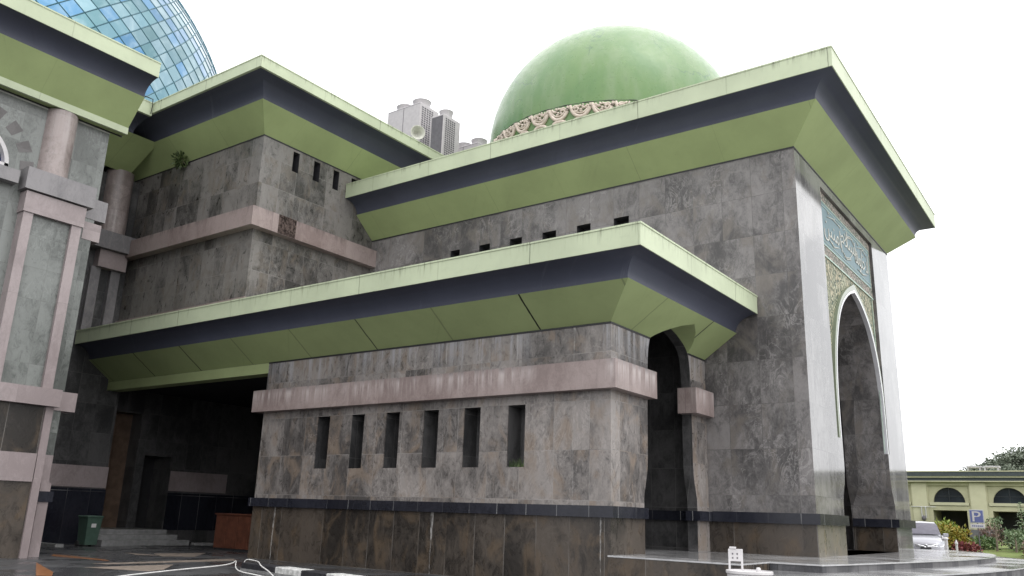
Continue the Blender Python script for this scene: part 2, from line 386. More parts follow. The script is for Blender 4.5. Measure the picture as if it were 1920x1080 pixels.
def _carve(t, bg, fg, fg2, sc):
    P = t.pos(); s = t.sep(P); v = t.comb(s[1], s[2], 0.)
    d = t.vmath('ADD', v, t.vmath('MULTIPLY', t.vmath('SUBTRACT', t.noise(v, sc*.7, 3, .5, col=True), (.5, .5, .5)), (.35, .35, 0)))
    w = t.n.new('ShaderNodeTexWave'); w.wave_type = 'RINGS'; w.rings_direction = 'SPHERICAL'; w.inputs['Scale'].default_value = sc*.42; w.inputs['Distortion'].default_value = 9; w.inputs['Detail'].default_value = 2; w.inputs['Detail Scale'].default_value = 1.6
    t.l(d, w.inputs['Vector']); vo = t.vor(d, sc*1.1, 'DISTANCE_TO_EDGE')
    h = t.math('ADD', t.math('MULTIPLY', w.outputs['Fac'], .6), t.map(vo, .0, .25, 0., .4))
    n = t.noise(P, 1.5, 3)
    c = t.mix(t.map(h, .34, .56), bg, t.mix(t.map(n, .4, .6), fg, fg2))
    t.bump(h, .9, .05); return t.fin(c, .55, .3)
mk('carved_gold', lambda t: _carve(t, (.05, .075, .045), (.36, .32, .215), (.33, .33, .225), 5))
mk('carved_pink', lambda t: _carve(t, (.07, .09, .07), (.36, .29, .25), (.30, .275, .235), 6))
M['stained_blue'] = plain('blue_stained_glass', (.03, .03, .20), .15, .5)
M['stained_green'] = plain('grey_green_stained_glass', (.10, .13, .11), .15, .5)
M['void_stone'] = stone('voussoir_stone', (.062, .056, .056), (.10, .094, .093), 3, 3, .1, .35, .4, vein=.1, jmix=0)
M['paving_orange'] = plain('orange_paving_tile', (.20, .085, .035), .35, .4, var=.25)
M['paving_pale'] = plain('pale_paving_tile', (.24, .20, .17), .35, .4, var=.25)
M['band_broken'] = plain('broken_rough_mortar', (.06, .045, .04), .9, .1, var=.8, scale=10)

# ------------------------------------------------------------------ camera
cam = bpy.data.cameras.new('camera'); co = bpy.data.objects.new('camera', cam); COL.objects.link(co)
rx = Vector((0.81272682, 0.58175624, 0.03216813)); dn = Vector((-0.12889563, 0.23336381, -0.96380872)); fw = Vector((-0.56820862, 0.77916687, 0.26464687))
up = -dn; bk = -fw
co.matrix_world = Matrix(((rx.x, up.x, bk.x, 0), (rx.y, up.y, bk.y, 0), (rx.z, up.z, bk.z, 1.6), (0, 0, 0, 1)))
cam.sensor_width = 36; cam.lens = 36*1555.197/1920; cam.clip_start = .1; cam.clip_end = 3000
SC.camera = co

# ------------------------------------------------------------------ light
wd = bpy.data.worlds.new('World'); SC.world = wd; wd.use_nodes = True; nt = wd.node_tree
bg = nt.nodes['Background']; sky = nt.nodes.new('ShaderNodeTexSky'); sky.sky_type = 'NISHITA'; sky.sun_disc = False
sun_dir = Vector((.40, -.05, .92)).normalized()
sky.sun_elevation = math.asin(sun_dir.z); sky.sun_rotation = math.atan2(sun_dir.x, sun_dir.y)
sky.air_density = 1.6; sky.dust_density = 6.; sky.ozone_density = 1.
hs = nt.nodes.new('ShaderNodeHueSaturation'); hs.inputs['Saturation'].default_value = .10
mx = nt.nodes.new('ShaderNodeMix'); mx.data_type = 'RGBA'; mx.inputs[0].default_value = .72; mx.inputs[7].default_value = (5.6, 5.65, 5.8, 1)
nt.links.new(sky.outputs[0], hs.inputs['Color']); nt.links.new(hs.outputs[0], mx.inputs[6]); nt.links.new(mx.outputs[2], bg.inputs[0]); bg.inputs[1].default_value = .15
sl = bpy.data.lights.new('sun', 'SUN'); sl.energy = .5; sl.angle = R_(140); sl.color = (1, .97, .93)
so = bpy.data.objects.new('sun', sl); COL.objects.link(so); so.rotation_euler = (-sun_dir).to_track_quat('-Z', 'Y').to_euler()
SC.view_settings.view_transform = 'Standard'; SC.view_settings.look = 'None'; SC.view_settings.exposure = 1.4; SC.view_settings.gamma = 1

# ------------------------------------------------------------------ ground
def structure(name, mb, mat, **k): return tag(obj(name, mb, mat, **k), kind='structure')
g = MB(); g.add([(-900, -900, 0), (900, -900, 0), (900, 900, 0), (-900, 900, 0)], [(0, 1, 2, 3)]); structure('ground', g, M['ground'])

def _bounce(t):
    P = t.pos(); n = t.noise(P, .4, 5); f = t.noise(P, 25, 4); tc, jf = t.brick(P, 2.5, 2.5, .02)
    c = t.mix(t.map(n, .3, .7), (.25, .245, .235), (.36, .355, .34)); c = t.mix(t.math('MULTIPLY', jf, .6), c, (.1, .1, .1)); t.bump(f, .1, .01)
    return t.fin(c, .35, .4)
mk('bounce_ground', _bounce)
fc_ = MB(); fc_.add([(-2.2, -30, .005), (60, -30, .005), (60, 46, .005), (-2.2, 46, .005)], [(0, 1, 2, 3)]); structure('bounce_ground', fc_, M['bounce_ground'])  # added pale ground out of view, bounces light onto soffits and end walls
# ------------------------------------------------------------------ cornices
def cove_prof(a1, z1, a2, z2, n=9):
    pr = [(0., z1+.004)]
    for i in range(n+1):
        t = PI/2*i/n; pr.append((a2-(a2-a1)*math.cos(t), z1+.004+(z2-z1-.008)*math.sin(t)))
    return pr+[(0., z2-.004)]
def cornice(parent, path, soff, cov, fas, loop=False, lip=None, cut=None, seam=False, joints=None, spath=None):
    """soff: (z0, a1, z1); cov: (a2, z2); fas: (a3, z3)"""
    c = bpy.data.objects.new('cornice', None); COL.objects.link(c); c.parent = parent
    z0, a1, z1 = soff; a2, z2 = cov; a3, z3 = fas; b0 = 0.
    sp = [(b0, z0), (a1, z1), (b0, z1)] if not lip else [(b0, z0), (lip[0], z0), (lip[0]-.003, lip[1]), (a1, z1), (b0, z1)]
    s = obj('soffit', MB().sweep(spath or path, sp, True, loop), M['soffit_seam' if seam else 'soffit'], c)
    if lip: obj('lip', MB().sweep(path, [(lip[0]-.05, z0-.03), (lip[0]+.03, z0-.03), (lip[0]+.03, lip[1]), (lip[0]-.05, lip[1])], True, loop), M['pale'], c)
    v = obj('cove', MB().sweep(path, cove_prof(a1-.035, z1, a2-.03, z2), True, loop), M['navy'], c, angle=30)
    f = obj('fascia', MB().sweep(path, [(0., z2), (a3, z2), (a3+.012, z3-.05), (a3+.03, z3-.045), (a3+.03, z3), (a3-.3, z3), (a3-.3, z3-.3), (0., z3-.3)], True, loop), M['pale'], c)
    for jp in (joints or [path]): obj('joint_strip', MB().sweep(jp, [(.001, z0-.05), (.018, z0-.05), (.018, z0-.002), (.001, z0-.002)]), M['black'], c)
    if cut: boolean(s, cut)
    return c

# ------------------------------------------------------------------ side wing
XW, YW, XWL = -10.02, 18.04, -23.41
def arch_poly(c, prof, zb):
    """prof: list of (z, halfwidth) going up, ending with halfwidth 0"""
    L = [(c-h, z) for z, h in prof]; Rr = [(c+h, z) for z, h in prof if h > 1e-6]
    return [(c-prof[0][1], zb)] + L + Rr[::-1] + [(c+prof[0][1], zb)]
def smooth_prof(pr, n=5):
    out = []
    for i in range(len(pr)-1):
        p0 = pr[max(i-1, 0)]; p1 = pr[i]; p2 = pr[i+1]; p3 = pr[min(i+2, len(pr)-1)]
        for k in range(n):
            t = k/n; out.append(tuple(.5*((2*p1[j])+(-p0[j]+p2[j])*t+(2*p0[j]-5*p1[j]+4*p2[j]-p3[j])*t*t+(-p0[j]+3*p1[j]-3*p2[j]+p3[j])*t**3) for j in (0, 1)))
    return out+[pr[-1]]
wing_arch = arch_poly(21.46, smooth_prof([(1.6, 1.66), (2.15, 1.66), (2.5, 1.57), (2.9, 1.46), (3.5, 1.43), (4.6, 1.425), (5.5, 1.40), (6.1, 1.34), (6.45, 1.20), (6.66, .92), (6.85, .48)], 4)+[(6.975, 0.)], .60)
wing = thing('side_wing', 'low stone wing with six tall slot openings under its green eaves', 'building', (-16, 21, 0))
w = obj('wall', MB().box(XWL, XW, YW, 23.97, 0, 7.70), M['stone_wing'], wing)
slots = [(-20.66, -20.09), (-19.12, -18.56), (-17.65, -17.10), (-16.15, -15.59), (-14.66, -14.08), (-13.145, -12.585)]
cut = MB().box(XWL+.5, XW-.3, YW+.62, 23.8, .3, 7.6)
boolean(w, [cut] + [MB().box(a, b, YW-.2, YW+1, 2.83, 4.45) for a, b in slots] + [MB().prism(wing_arch, 'x', XW-1.8, XW+.5)])
w.data.materials.append(M['stone_shaded'])
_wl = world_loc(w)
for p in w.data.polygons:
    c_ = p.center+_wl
    if (XWL+.4 < c_.x < XW-.28 and YW+.6 < c_.y < 23.9) or (XW-.3 < c_.x < XW-.01 and 19.5 < c_.y < 23.4 and abs(p.normal.x) < .3 and c_.z < 7.1): p.material_index = 1  # arch jambs and interior get the darkened stone as painted shade
base_w = obj('base', MB().sweep([(XWL, 22.5), (XWL, YW), (XW, YW), (XW, 19.8)], [(0.001, 0), (.012, 0), (.012, 1.63), (.001, 1.63)]), M['stone_dark'], wing)
led = [(.0, 1.63), (.13, 1.63), (.13, 1.90), (.0, 1.90)]
obj('ledge', MB().sweep([(XWL, 22.5), (XWL, YW), (XW, YW), (XW, 19.78)], led), M['ledge_black'], wing)
obj('ledge', MB().sweep([(XW-.3, 23.12), (XW, 23.12), (XW, 23.95)], led), M['ledge_black'], wing)
pb = [(.0, 4.70), (.29, 4.70), (.29, 5.42), (.0, 5.42)]
obj('pink_band', MB().sweep([(XWL, 20), (XWL, YW), (XW, YW), (XW, 20.03)], pb), M['pink'], wing)
obj('pink_band', MB().sweep([(XW-.29, 22.86), (XW, 22.86), (XW, 23.88)], [(.0, 4.64), (.29, 4.64), (.29, 5.38), (.0, 5.38)]), M['pink'], wing)
for i, (a, b) in enumerate(slots):
    e = .004
    s = MB(); s.box(a-.3, a-e, YW+.3, YW+.95, 2.6, 4.7) if False else None
    m = MB(); y0, y1 = YW+.03, YW+.616
    m.add([(a+e, y0, 2.83+e), (a+e, y1, 2.83+e), (a+e, y1, 4.45-e), (a+e, y0, 4.45-e), (b-e, y0, 2.83+e), (b-e, y1, 2.83+e), (b-e, y1, 4.45-e), (b-e, y0, 4.45-e)],
          [(0, 1, 2, 3), (4, 7, 6, 5), (0, 4, 5, 1), (3, 2, 6, 7), (1, 5, 6, 2)])
    obj('window_recess', m, M['stone_shaded'], wing, fixn=False)  # slot lining uses the darkened stone, shade painted into the recess
cornice(wing, [(-34.7, YW), (XW, YW), (XW, 23.96)], (6.43, 1.06, 7.17), (1.73, 7.70), (1.73, 8.26), cut=[MB().prism(wing_arch, 'x', XW-1.8, XW+3)], seam=True, joints=[[(XWL, YW), (XW, YW), (XW, 20.2)], [(XW, 22.7), (XW, 23.96)]])
obj('roof', MB().box(-34.7, XW, YW, 23.96, 7.75, 7.95), M['roof'], wing)
obj('lintel', MB().box(-34.7, XWL-.003, YW+.01, YW+.5, 6.06, 6.425), M['lintel'], wing)
obj('porch_ceiling', MB().box(-34.7, XWL-.003, YW+.5, 28, 6.35, 6.425), M['dark_in'], wing)
obj('porch_end_wall', MB().box(-34.7, -22.5, 28, 28.3, 0, 6.4), M['dark_in'], wing)
obj('porch_side_wall', MB().box(XWL, XWL+.3, 23.97, 28, 0, 6.4), M['dark_in'], wing)
obj('ledge', MB().box(XWL+.6, XW-.32, 23.68, 23.8, 1.63, 1.9), M['ledge_black'], wing)
obj('corridor_floor', MB().box(XWL+.5, XW-.3, YW+.63, 23.8, .6, .72), M['dark_floor'], wing)

# ------------------------------------------------------------------ entrance portal
XP, YP, YPF, XPL, ZP = -6.93, 24.0, 36.55, -25.1, .78
portal = thing('entrance_portal', 'tall stone entrance hall with a carved pointed archway and calligraphy panel under green eaves', 'building', (-16, 30, 0))
pw = obj('wall', MB().box(XPL+.01, XP, YP, YPF, 0, 12.88), M['stone_portal'], portal)
big_prof = smooth_prof([(1.6, 3.52), (2.3, 3.52), (2.65, 3.38), (2.95, 3.22), (3.4, 3.13), (4.2, 3.14), (5.3, 3.15), (6.3, 3.08), (7.3, 2.84), (8.2, 2.38), (8.8, 1.86), (9.25, 1.2), (9.52, .62)], 4)+[(9.70, 0.)]
YC = 30.38
big_arch = arch_poly(YC, big_prof, ZP)
psl = [(-20.59, -20.12), (-19.14, -18.62), (-17.69, -17.12), (-16.2, -15.6), (-14.72, -14.15), (-13.22, -12.63)]
hollow = MB().box(XPL+.6, XP-1.55, YP+.6, YPF-.6, ZP-.05, 12.3)
cuts = [hollow, MB().prism(big_arch, 'x', XP-2, XP+.5), MB().box(XP-.15, XP+.4, 26.72, 33.72, 4.25, 12.52)] + [MB().box(a, b, YP-.2, YP+.45, 11.26, 11.69) for a, b in psl]
boolean(pw, cuts)
pw.data.materials.append(M['stone_face'])
for p in pw.data.polygons:
    if p.normal.x > .9 and abs(p.center.x+world_loc(pw).x-XP) < .01: p.material_index = 1
lb = [(.0, 1.63), (.13, 1.63), (.13, 1.92), (.0, 1.92)]
obj('ledge', MB().sweep([(XW+.14, YP), (XP, YP), (XP, 26.84)], lb), M['ledge_black'], portal)
obj('ledge', MB().sweep([(XP-1.5, YC+3.5), (XP, YC+3.5), (XP, YPF), (XP-3, YPF)], lb), M['ledge_black'], portal)
bp_ = [(0.001, ZP-.1), (.012, ZP-.1), (.012, 1.63), (.001, 1.63)]
obj('base', MB().sweep([(XW, YP), (XP-.015, YP)], bp_), M['stone_dark'], portal)
obj('base', MB().sweep([(XP-1.5, YC+3.5), (XP-.015, YC+3.5)], bp_), M['stone_dark'], portal)
obj('base_slab', MB().box(XP+.001, XP+.012, YP, 26.84, ZP-.1, 1.63), M['stone_tan'], portal)
for a, b in psl:
    e = .004; m = MB(); y0, y1, z0, z1 = YP+.02, YP+.44, 11.26, 11.69
    m.add([(a+e, y0, z0+e), (a+e, y1, z0+e), (a+e, y1, z1-e), (a+e, y0, z1-e), (b-e, y0, z0+e), (b-e, y1, z0+e), (b-e, y1, z1-e), (b-e, y0, z1-e)],
          [(0, 1, 2, 3), (4, 7, 6, 5), (0, 4, 5, 1), (3, 2, 6, 7), (1, 5, 6, 2)])
    obj('vent_recess', m, M['dark_in'], portal, fixn=False)
cornice(portal, [(XPL+.005, YP), (XP, YP), (XP, YPF), (XPL+.005, YPF)], (12.88, 1.03, 13.75), (1.73, 14.28), (1.73, 14.91))
obj('roof', MB().box(XPL+.01, XP, YP, YPF, 14.3, 14.5), M['roof'], portal)
# ornamental panel
PX = XP-.15
pan = obj('carved_panel', MB().box(PX+.002, PX+.03, 26.73, 33.71, 4.26, 12.51), M['carved_gold'], portal)
rim_prof = [(z, h+.34*(1 if h > 0 else 0)) for z, h in big_prof]
def rim_out(off):
    pts = [(YC-h, z) for z, h in big_prof if z >= 4.25] ; pts = [(YC-3.14, 4.25)]+pts
    pts += [(2*YC-y, z) for y, z in pts[-2::-1]]
    out = []
    for i, (y, z) in enumerate(pts):
        a = Vector(pts[max(i-1, 0)]); b = Vector(pts[min(i+1, len(pts)-1)]); d = (b-a).normalized(); n = Vector((-d.y, d.x))
        if abs(y-YC) < 1e-6: n = Vector((0, 1.35))
        out.append((y+n.x*off, z+n.y*off))
    return pts, out
clampy = lambda P: [(min(33.70, max(26.74, y)), z) for y, z in P]
pin, pout = rim_out(.085); pout = clampy(pout)
boolean(pan, [MB().prism(pout, 'x', PX-.1, PX+.2)])
def ring(pin, pout, x0, x1):
    m = MB(); n = len(pin)
    vs = [(x0, *p) for p in pin]+[(x0, *p) for p in pout]+[(x1, *p) for p in pin]+[(x1, *p) for p in pout]
    fs = []
    for i in range(n-1):
        fs += [(i, i+1, n+i+1, n+i), (2*n+i, 3*n+i, 3*n+i+1, 2*n+i+1), (n+i, n+i+1, 3*n+i+1, 3*n+i), (i, 2*n+i, 2*n+i+1, i+1)]
    fs += [(0, n, 3*n, 2*n), (n-1, 3*n-1, 4*n-1, 2*n-1)] if False else [(0, n, 3*n, 2*n), (n-1, 2*n+n-1, 3*n+n-1, 2*n-1)]
    return m.add(vs, fs)
obj('arch_rim', ring(pin, pout, PX+.002, XP-.004), M['rim_white'], portal)
_, po2 = rim_out(.24); _, pi2 = rim_out(.088); po2 = clampy(po2); pi2 = [(min(33.69, max(26.75, y)), z) for y, z in pi2]
obj('arch_border', ring(pi2, po2, PX+.003, XP-.012), M['rim_green'], portal)
# lines and calligraphy band
band = obj('calligraphy_panel', MB().box(PX+.031, PX+.05, 27.0, 33.45, 10.63, 12.13), M['teal'], portal)
obj('carved_border', MB().box(PX+.031, PX+.044, 26.74, 33.70, 12.15, 12.50).box(PX+.031, PX+.044, 26.74, 33.70, 10.26, 10.60).box(PX+.031, PX+.044, 26.74, 26.98, 10.60, 12.15).box(PX+.031, PX+.044, 33.47, 33.70, 10.60, 12.15), M['carved_pink'], portal)
ln = MB()
for (y0, y1, z0, z1) in [(26.98, 33.47, 12.13, 12.165), (26.98, 33.47, 10.60, 10.635), (26.98, 27.01, 10.63, 12.13), (33.44, 33.47, 10.63, 12.13), (26.74, 33.70, 10.20, 10.26), (33.40, 33.46, 4.3, 10.2), (27.12, 33.33, 12.0, 12.02), (27.12, 33.33, 10.74, 10.76)]:
    ln.box(PX+.044, PX+.062, y0, y1, z0, z1)
obj('border_line', ln, M['line_mint'], portal)
def text_mesh(body, size, ext=.01, off=0.):
    c = bpy.data.curves.new('lettering', 'FONT'); c.body = body; c.size = size; c.extrude = ext; c.resolution_u = 3; c.offset = off
    o = bpy.data.objects.new('lettering', c); COL.objects.link(o); bpy.context.view_layer.update()
    me = bpy.data.meshes.new_from_object(o.evaluated_get(bpy.context.evaluated_depsgraph_get())); bpy.data.objects.remove(o); bpy.data.curves.remove(c)
    return me
# shaped forms in visual order, read from the right: udkhuluha bi-salamin aminin
w1 = '\uFE8D\uFEA9\uFEA7\uFEE0\uFEEE\uFEEB\uFE8E'; w2 = '\uFE91\uFEB4\uFEFC\uFEE1'; w3 = '\uFE81\uFEE3\uFEE8\uFEF4\uFEE6'
def place_text(word, y0, y1, z0, z1, x, parent, name='script', mat=None):
    me = text_mesh(word[::-1], 1.0, .012, -.014)
    xs = [v.co.x for v in me.vertices]; ys = [v.co.y for v in me.vertices]
    sx = (y1-y0)/(max(xs)-min(xs)); sz = (z1-z0)/(max(ys)-min(ys)); mx, my = min(xs), min(ys)
    wl = world_loc(parent)
    for v in me.vertices: v.co = Vector((x+v.co.z, y0+(v.co.x-mx)*sx, z0+(v.co.y-my)*sz))-wl
    me.materials.clear(); me.materials.append(mat or M['script_white']); me.name = name
    o = bpy.data.objects.new(name, me); COL.objects.link(o); o.parent = parent; return o
TX = PX+.062
place_text(w1, 31.2, 33.2, 10.85, 11.85, TX, band); place_text(w2, 29.3, 31.35, 10.95, 11.95, TX, band); place_text(w3, 27.2, 29.35, 10.85, 11.9, TX, band)
# extra long strokes and vowel marks of the script
sm = MB()
for (pts) in [[(32.9, 11.0), (32.2, 10.86), (31.5, 10.9)], [(31.0, 11.9), (30.2, 11.75), (29.7, 11.45)], [(29.0, 11.0), (28.3, 10.84), (27.6, 11.0)], [(30.6, 11.0), (29.9, 10.85), (29.4, 11.05)],
              [(32.6, 11.95), (32.45, 11.86)], [(31.8, 11.9), (31.65, 11.98)], [(28.6, 11.95), (28.4, 11.86)], [(27.9, 11.9), (27.75, 11.98)], [(29.9, 11.98), (29.75, 11.9)], [(32.0, 11.2), (31.9, 11.1)], [(28.8, 11.3), (28.7, 11.2)]]:
    n = len(pts)
    if n > 2: sm.tube([(TX, 2*30.25-y+.1, 2*11.38-z) for y, z in pts], [.012, .022, .01], 6)
    sm.tube([(TX, y, z) for y, z in pts], [.015]+[.03]*(n-2)+[.012] if n > 2 else [.02, .014], 6)
obj('script', sm, M['script_white'], band)

# ------------------------------------------------------------------ green dome on the portal
DC = Vector((-16.65, 30.3, 17.3)); DR = 5.63
gd = thing('dome', 'glossy green painted dome with a cream scroll band, on the entrance hall roof', 'dome', (DC.x, DC.y, 14.5))
pr = []
for i in range(49):
    a = R_(-30+120*i/48); pr.append((max(DR*math.cos(a), 1e-4), DR*math.sin(a)))
obj('shell', MB().lathe(pr, DC, 96), M['dome_green'], gd, smooth=True)
pr = [(4.6, 14.4-DC.z), (4.9, 14.42-DC.z), (4.9, DR*math.sin(R_(-29))), (4.6, DR*math.sin(R_(-29)))]
obj('drum', MB().lathe(pr, DC, 64), M['pale'], gd)
def on_dome(s, z, lift):  # s in degrees of longitude, z world height
    el = math.asin(max(-1, min(1, (z-DC.z)/DR))); a = R_(s); r = DR+lift
    return (DC.x+r*math.cos(el)*math.cos(a), DC.y+r*math.cos(el)*math.sin(a), DC.z+r*math.sin(el))
def spiral(cx, cz, r0, r1, a0, a1, n=12): return [(cx+(r0+(r1-r0)*i/n)*math.cos(a0+(a1-a0)*i/n), cz+(r0+(r1-r0)*i/n)*math.sin(a0+(a1-a0)*i/n)) for i in range(n+1)]
band_o = MB(); U = 9.0; WM = U*PI/180*DR   # one unit is .885 m wide
def strokes():
    S = []
    # u in 0..1 across the unit, v in metres below the band top
    big = [(.02, 0), (.06, -.14), (.16, -.31), (.32, -.44), (.52, -.47), (.72, -.40), (.86, -.25), (.93, -.08), (.97, .0)]
    S.append((big, .055)); S.append(([(.10, -.04), (.17, -.16), (.30, -.29), (.48, -.34), (.64, -.30), (.76, -.20)], .03))
    S.append(([(a, b) for a, b in spiral(.66*WM, -.20, .15, .03, -1.2, 5.2)], .04, True))
    S.append(([(a, b) for a, b in spiral(.45*WM, -.22, .06, .02, -2.5, 2.4, 8)], .04, True))
    S.append(([(.16, -.03), (.26, -.12), (.36, -.13), (.40, -.05), (.34, -.02)], .04))
    S.append(([(.46, -.02), (.58, -.06), (.74, -.04), (.84, -.12)], .035))
    low = [(.08, -.95), (.12, -.75), (.26, -.60), (.50, -.55), (.74, -.60), (.88, -.75), (.92, -.95)]
    S.append((low, .06)); S.append(([(.2, -.95), (.27, -.78), (.5, -.69), (.73, -.78), (.8, -.95)], .035))
    return S
ST = strokes()
for k in range(40):
    fl = k % 2
    for st in ST:
        pts = [(p[0]/WM, p[1]) for p in st[0]] if len(st) > 2 else st[0]
        sp = smooth_prof(pts, 3) if len(st) == 2 else pts
        band_o.tube([on_dome((-88.14+U*k+U*((1-u) if fl else u)), 17.0+v, .03) for u, v in sp], st[1]*1.35, 6)
obj('scroll_band', band_o, M['relief_cream'], gd, smooth=True)
obj('groove', MB().tube([on_dome(9*i, 17.08, .0) for i in range(41)], .022, 5, False), M['black'], gd)

# ------------------------------------------------------------------ blue glass dome
BC = Vector((-48, 15, 19.7)); BR = 14.07
bd = thing('dome', 'large blue and teal glass dome of diamond panes, rising behind the left cornices', 'dome', (BC.x, BC.y, 17))
NA, NB = 70, 90
merc = lambda la: math.degrees(math.asinh(math.tan(R_(la)))); imerc = lambda m: math.degrees(math.atan(math.sinh(R_(m))))
def lat_pt(i, j, lift=0):
    # family A: lon + m/.83 = i*da ; family B: lon - m/1.0 = j*db
    A = i*360/NA; B = j*360/NB; m = (A-B)/(1/.83+1); lon = B+m
    la = imerc(m); r = BR+lift
    return (BC.x+r*math.cos(R_(la))*math.cos(R_(lon)), BC.y+r*math.cos(R_(la))*math.sin(R_(lon)), BC.z+r*math.sin(R_(la))), la, lon
gm = MB(); mu = MB(); cols = []
pal = [(.06, .16, .28), (.065, .16, .265), (.08, .18, .29), (.095, .185, .21), (.105, .195, .23), (.135, .22, .25), (.09, .17, .19), (.16, .25, .29)]
for i in range(NA):
    for j in range(-150, 150):
        q = [lat_pt(i, j), lat_pt(i+1, j), lat_pt(i+1, j+1), lat_pt(i, j+1)]
        las = [t[1] for t in q]
        if min(las) < -12 or max(las) > 74: continue
        lon = q[0][2]
        gm.add([t[0] for t in q], [(0, 1, 2, 3)]); c = random.choice(pal); u = random.uniform(.76, 1.02); cols.append(tuple(min(1, x*u) for x in c))
        for a, b in ((0, 1), (0, 3)):
            p0 = Vector(q[a][0]); p1 = Vector(q[b][0])
            n = ((p0+p1)/2-BC).normalized(); s = (p1-p0).normalized().cross(n)*.032
            o = n*.03
            mu.add([p0-s, p0+s, p0+o, p1-s, p1+s, p1+o], [(0, 3, 5, 2), (1, 2, 5, 4)])
go = obj('glass_pane', gm, M['dome_glass'], bd)
ca = go.data.color_attributes.new('pane', 'FLOAT_COLOR', 'CORNER')
for p, c in zip(go.data.polygons, cols):
    for li in p.loop_indices: ca.data[li].color = (*c, 1)
obj('mullion', mu, M['mullion'], bd, fixn=False)
cap = [(BR*math.cos(R_(a))+.02, BR*math.sin(R_(a))) for a in (72, 76, 80, 84, 88)]+[(.001, BR+.02)]
obj('crown_cap', MB().lathe(cap, BC, 48), M['mullion'], bd, smooth=True)
obj('drum', MB().lathe([(BR-.3, -3.6), (BR-.1, -3.6), (BR-.1, -2.6), (BR-.4, -2.5)], BC, 96), M['pale'], bd)

# ------------------------------------------------------------------ upper block
XB, YB, XBL = -25.11, 17.95, -34.8
blk = thing('upper_block', 'dark stone upper block with a pink band, slots and green eaves between hall and entrance', 'building', (-30, 27, 8))
bw = obj('wall', MB().box(XBL, XB, YB, 38, 8.0, 15.44), M['stone_block'], blk)
bs = [(19.40, 19.72), (20.48, 20.80), (21.53, 21.85), (22.55, 22.87)]
boolean(bw, [MB().box(XB-.4, XB+.3, a, b, 14.46, 15.30) for a, b in bs])
for a, b in bs:
    e = .004; m = MB(); x0, x1, z0, z1 = XB-.02, XB-.39, 14.46, 15.30
    m.add([(x0, a+e, z0+e), (x1, a+e, z0+e), (x1, a+e, z1-e), (x0, a+e, z1-e), (x0, b-e, z0+e), (x1, b-e, z0+e), (x1, b-e, z1-e), (x0, b-e, z1-e)],
          [(0, 1, 2, 3), (4, 7, 6, 5), (0, 4, 5, 1), (3, 2, 6, 7), (1, 5, 6, 2)])
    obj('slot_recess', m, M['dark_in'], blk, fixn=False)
obj('pink_band', MB().sweep([(XBL, YB), (XB, YB), (XB, YP-.002)], [(.0, 11.62), (.36, 11.62), (.36, 12.36), (.0, 12.36)]), M['pink'], blk)
obj('broken_tile', MB().box(XB+.355, XB+.366, 18.78, 19.62, 11.63, 12.37), M['band_broken'], blk)
obj('lower_band', MB().sweep([(XBL, YB), (XB, YB), (XB, YP-.002)], [(.0, 8.05), (.12, 8.05), (.12, 8.95), (.0, 8.95)]), M['pink'], blk)
cornice(blk, [(XBL, YB), (XB, YB), (XB, 38)], (15.44, .92, 16.29), (1.78, 16.90), (1.85, 17.35))
obj('roof', MB().box(XBL, XB, YB, 38, 16.9, 17.05), M['roof'], blk)

# ------------------------------------------------------------------ main hall behind, and its projecting bay
XH = -34.8
hall = thing('main_hall', 'shadowed main hall wall with half column, seen in the gap left of the upper block', 'building', (-45, 16, 0))
hw = obj('wall', MB().box(-62, XH, -2, 38, 0, 15.3), M['stone_shaded'], hall)
boolean(hw, [MB().box(XH-.9, XH+.3, 18.85, 20.35, .55, 5.4), MB().box(XH-1.4, XH+.3, 20.75, 22.05, .55, 3.65)])
obj('pier', MB().box(XH-.2, -33.6, 15.95, 17.94, 0, 15.2).box(XH-.2, -33.6, 17.94, 18.5, 0, 6.05), M['stone_shaded'], hall)
obj('pier_band', MB().box(XH, -33.57, 15.92, 18.53, 2.15, 2.98), M['pinkwhite'], hall)
obj('wall_band', MB().box(XH, XH+.03, 22.1, 25.1, 2.18, 3.05), M['pinkwhite'], hall)
obj('plinth', MB().box(XH, -33.56, 15.9, 18.55, 0, 2.1), M['ledge_black'], hall)
obj('plinth', MB().box(XH, XH+.04, 22.1, 27.9, .5, 2.1), M['ledge_black'], hall)
obj('half_column', MB().lathe([(.56, 12.5), (.56, 15.35)], (-33.6, 17.0, 0), 32), M['column'], hall, smooth=True)
obj('column_ledge', MB().box(-34.7, -32.95, 16.1, 17.9, 11.75, 12.5), M['greyledge'], hall)
obj('column_cap', MB().box(-34.7, -33.2, 16.5, 17.7, 11.0, 11.74), M['pinkwhite'], hall)
ps = MB()
for y in (14.2, 15.2, 16.35, 17.2): obj('pilaster_strip', MB().box(-34.7, -33.4 if y > 16 else -34.4, y, y+.4, 8.3 if y > 16 else 2.0, 11.0), M['greyledge'], hall)
door = obj('door', MB().box(XH-.85, XH-.75, 18.85, 20.35, .55, 5.4), M['wood_door'], hall)
obj('door_panel', MB().box(XH-.748, XH-.73, 19.05, 19.55, .9, 4.9).box(XH-.748, XH-.73, 19.65, 20.15, .9, 4.9), M['wood_door'], door)
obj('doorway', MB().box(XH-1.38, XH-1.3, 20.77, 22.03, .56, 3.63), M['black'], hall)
cornice(hall, [(-36, -3), (-33.2, -3), (-33.2, 16.08)], (15.3, 1.9, 16.29), (3.0, 16.75), (3.1, 17.33), spath=[(-36, -3), (-33.2, -3), (-33.2, 17.2)])
obj('roof', MB().box(-62, -33.2, -2, 38, 16.95, 17.1), M['roof'], hall)
stp = obj('porch_steps', MB().box(XH+.01, -31.75, 17.7, 21.45, 0, .2).box(XH+.01, -32.1, 17.7, 21.1, .2, .4).box(XH+.01, -32.45, 17.7, 20.8, .4, .58), M['steps'], hall)

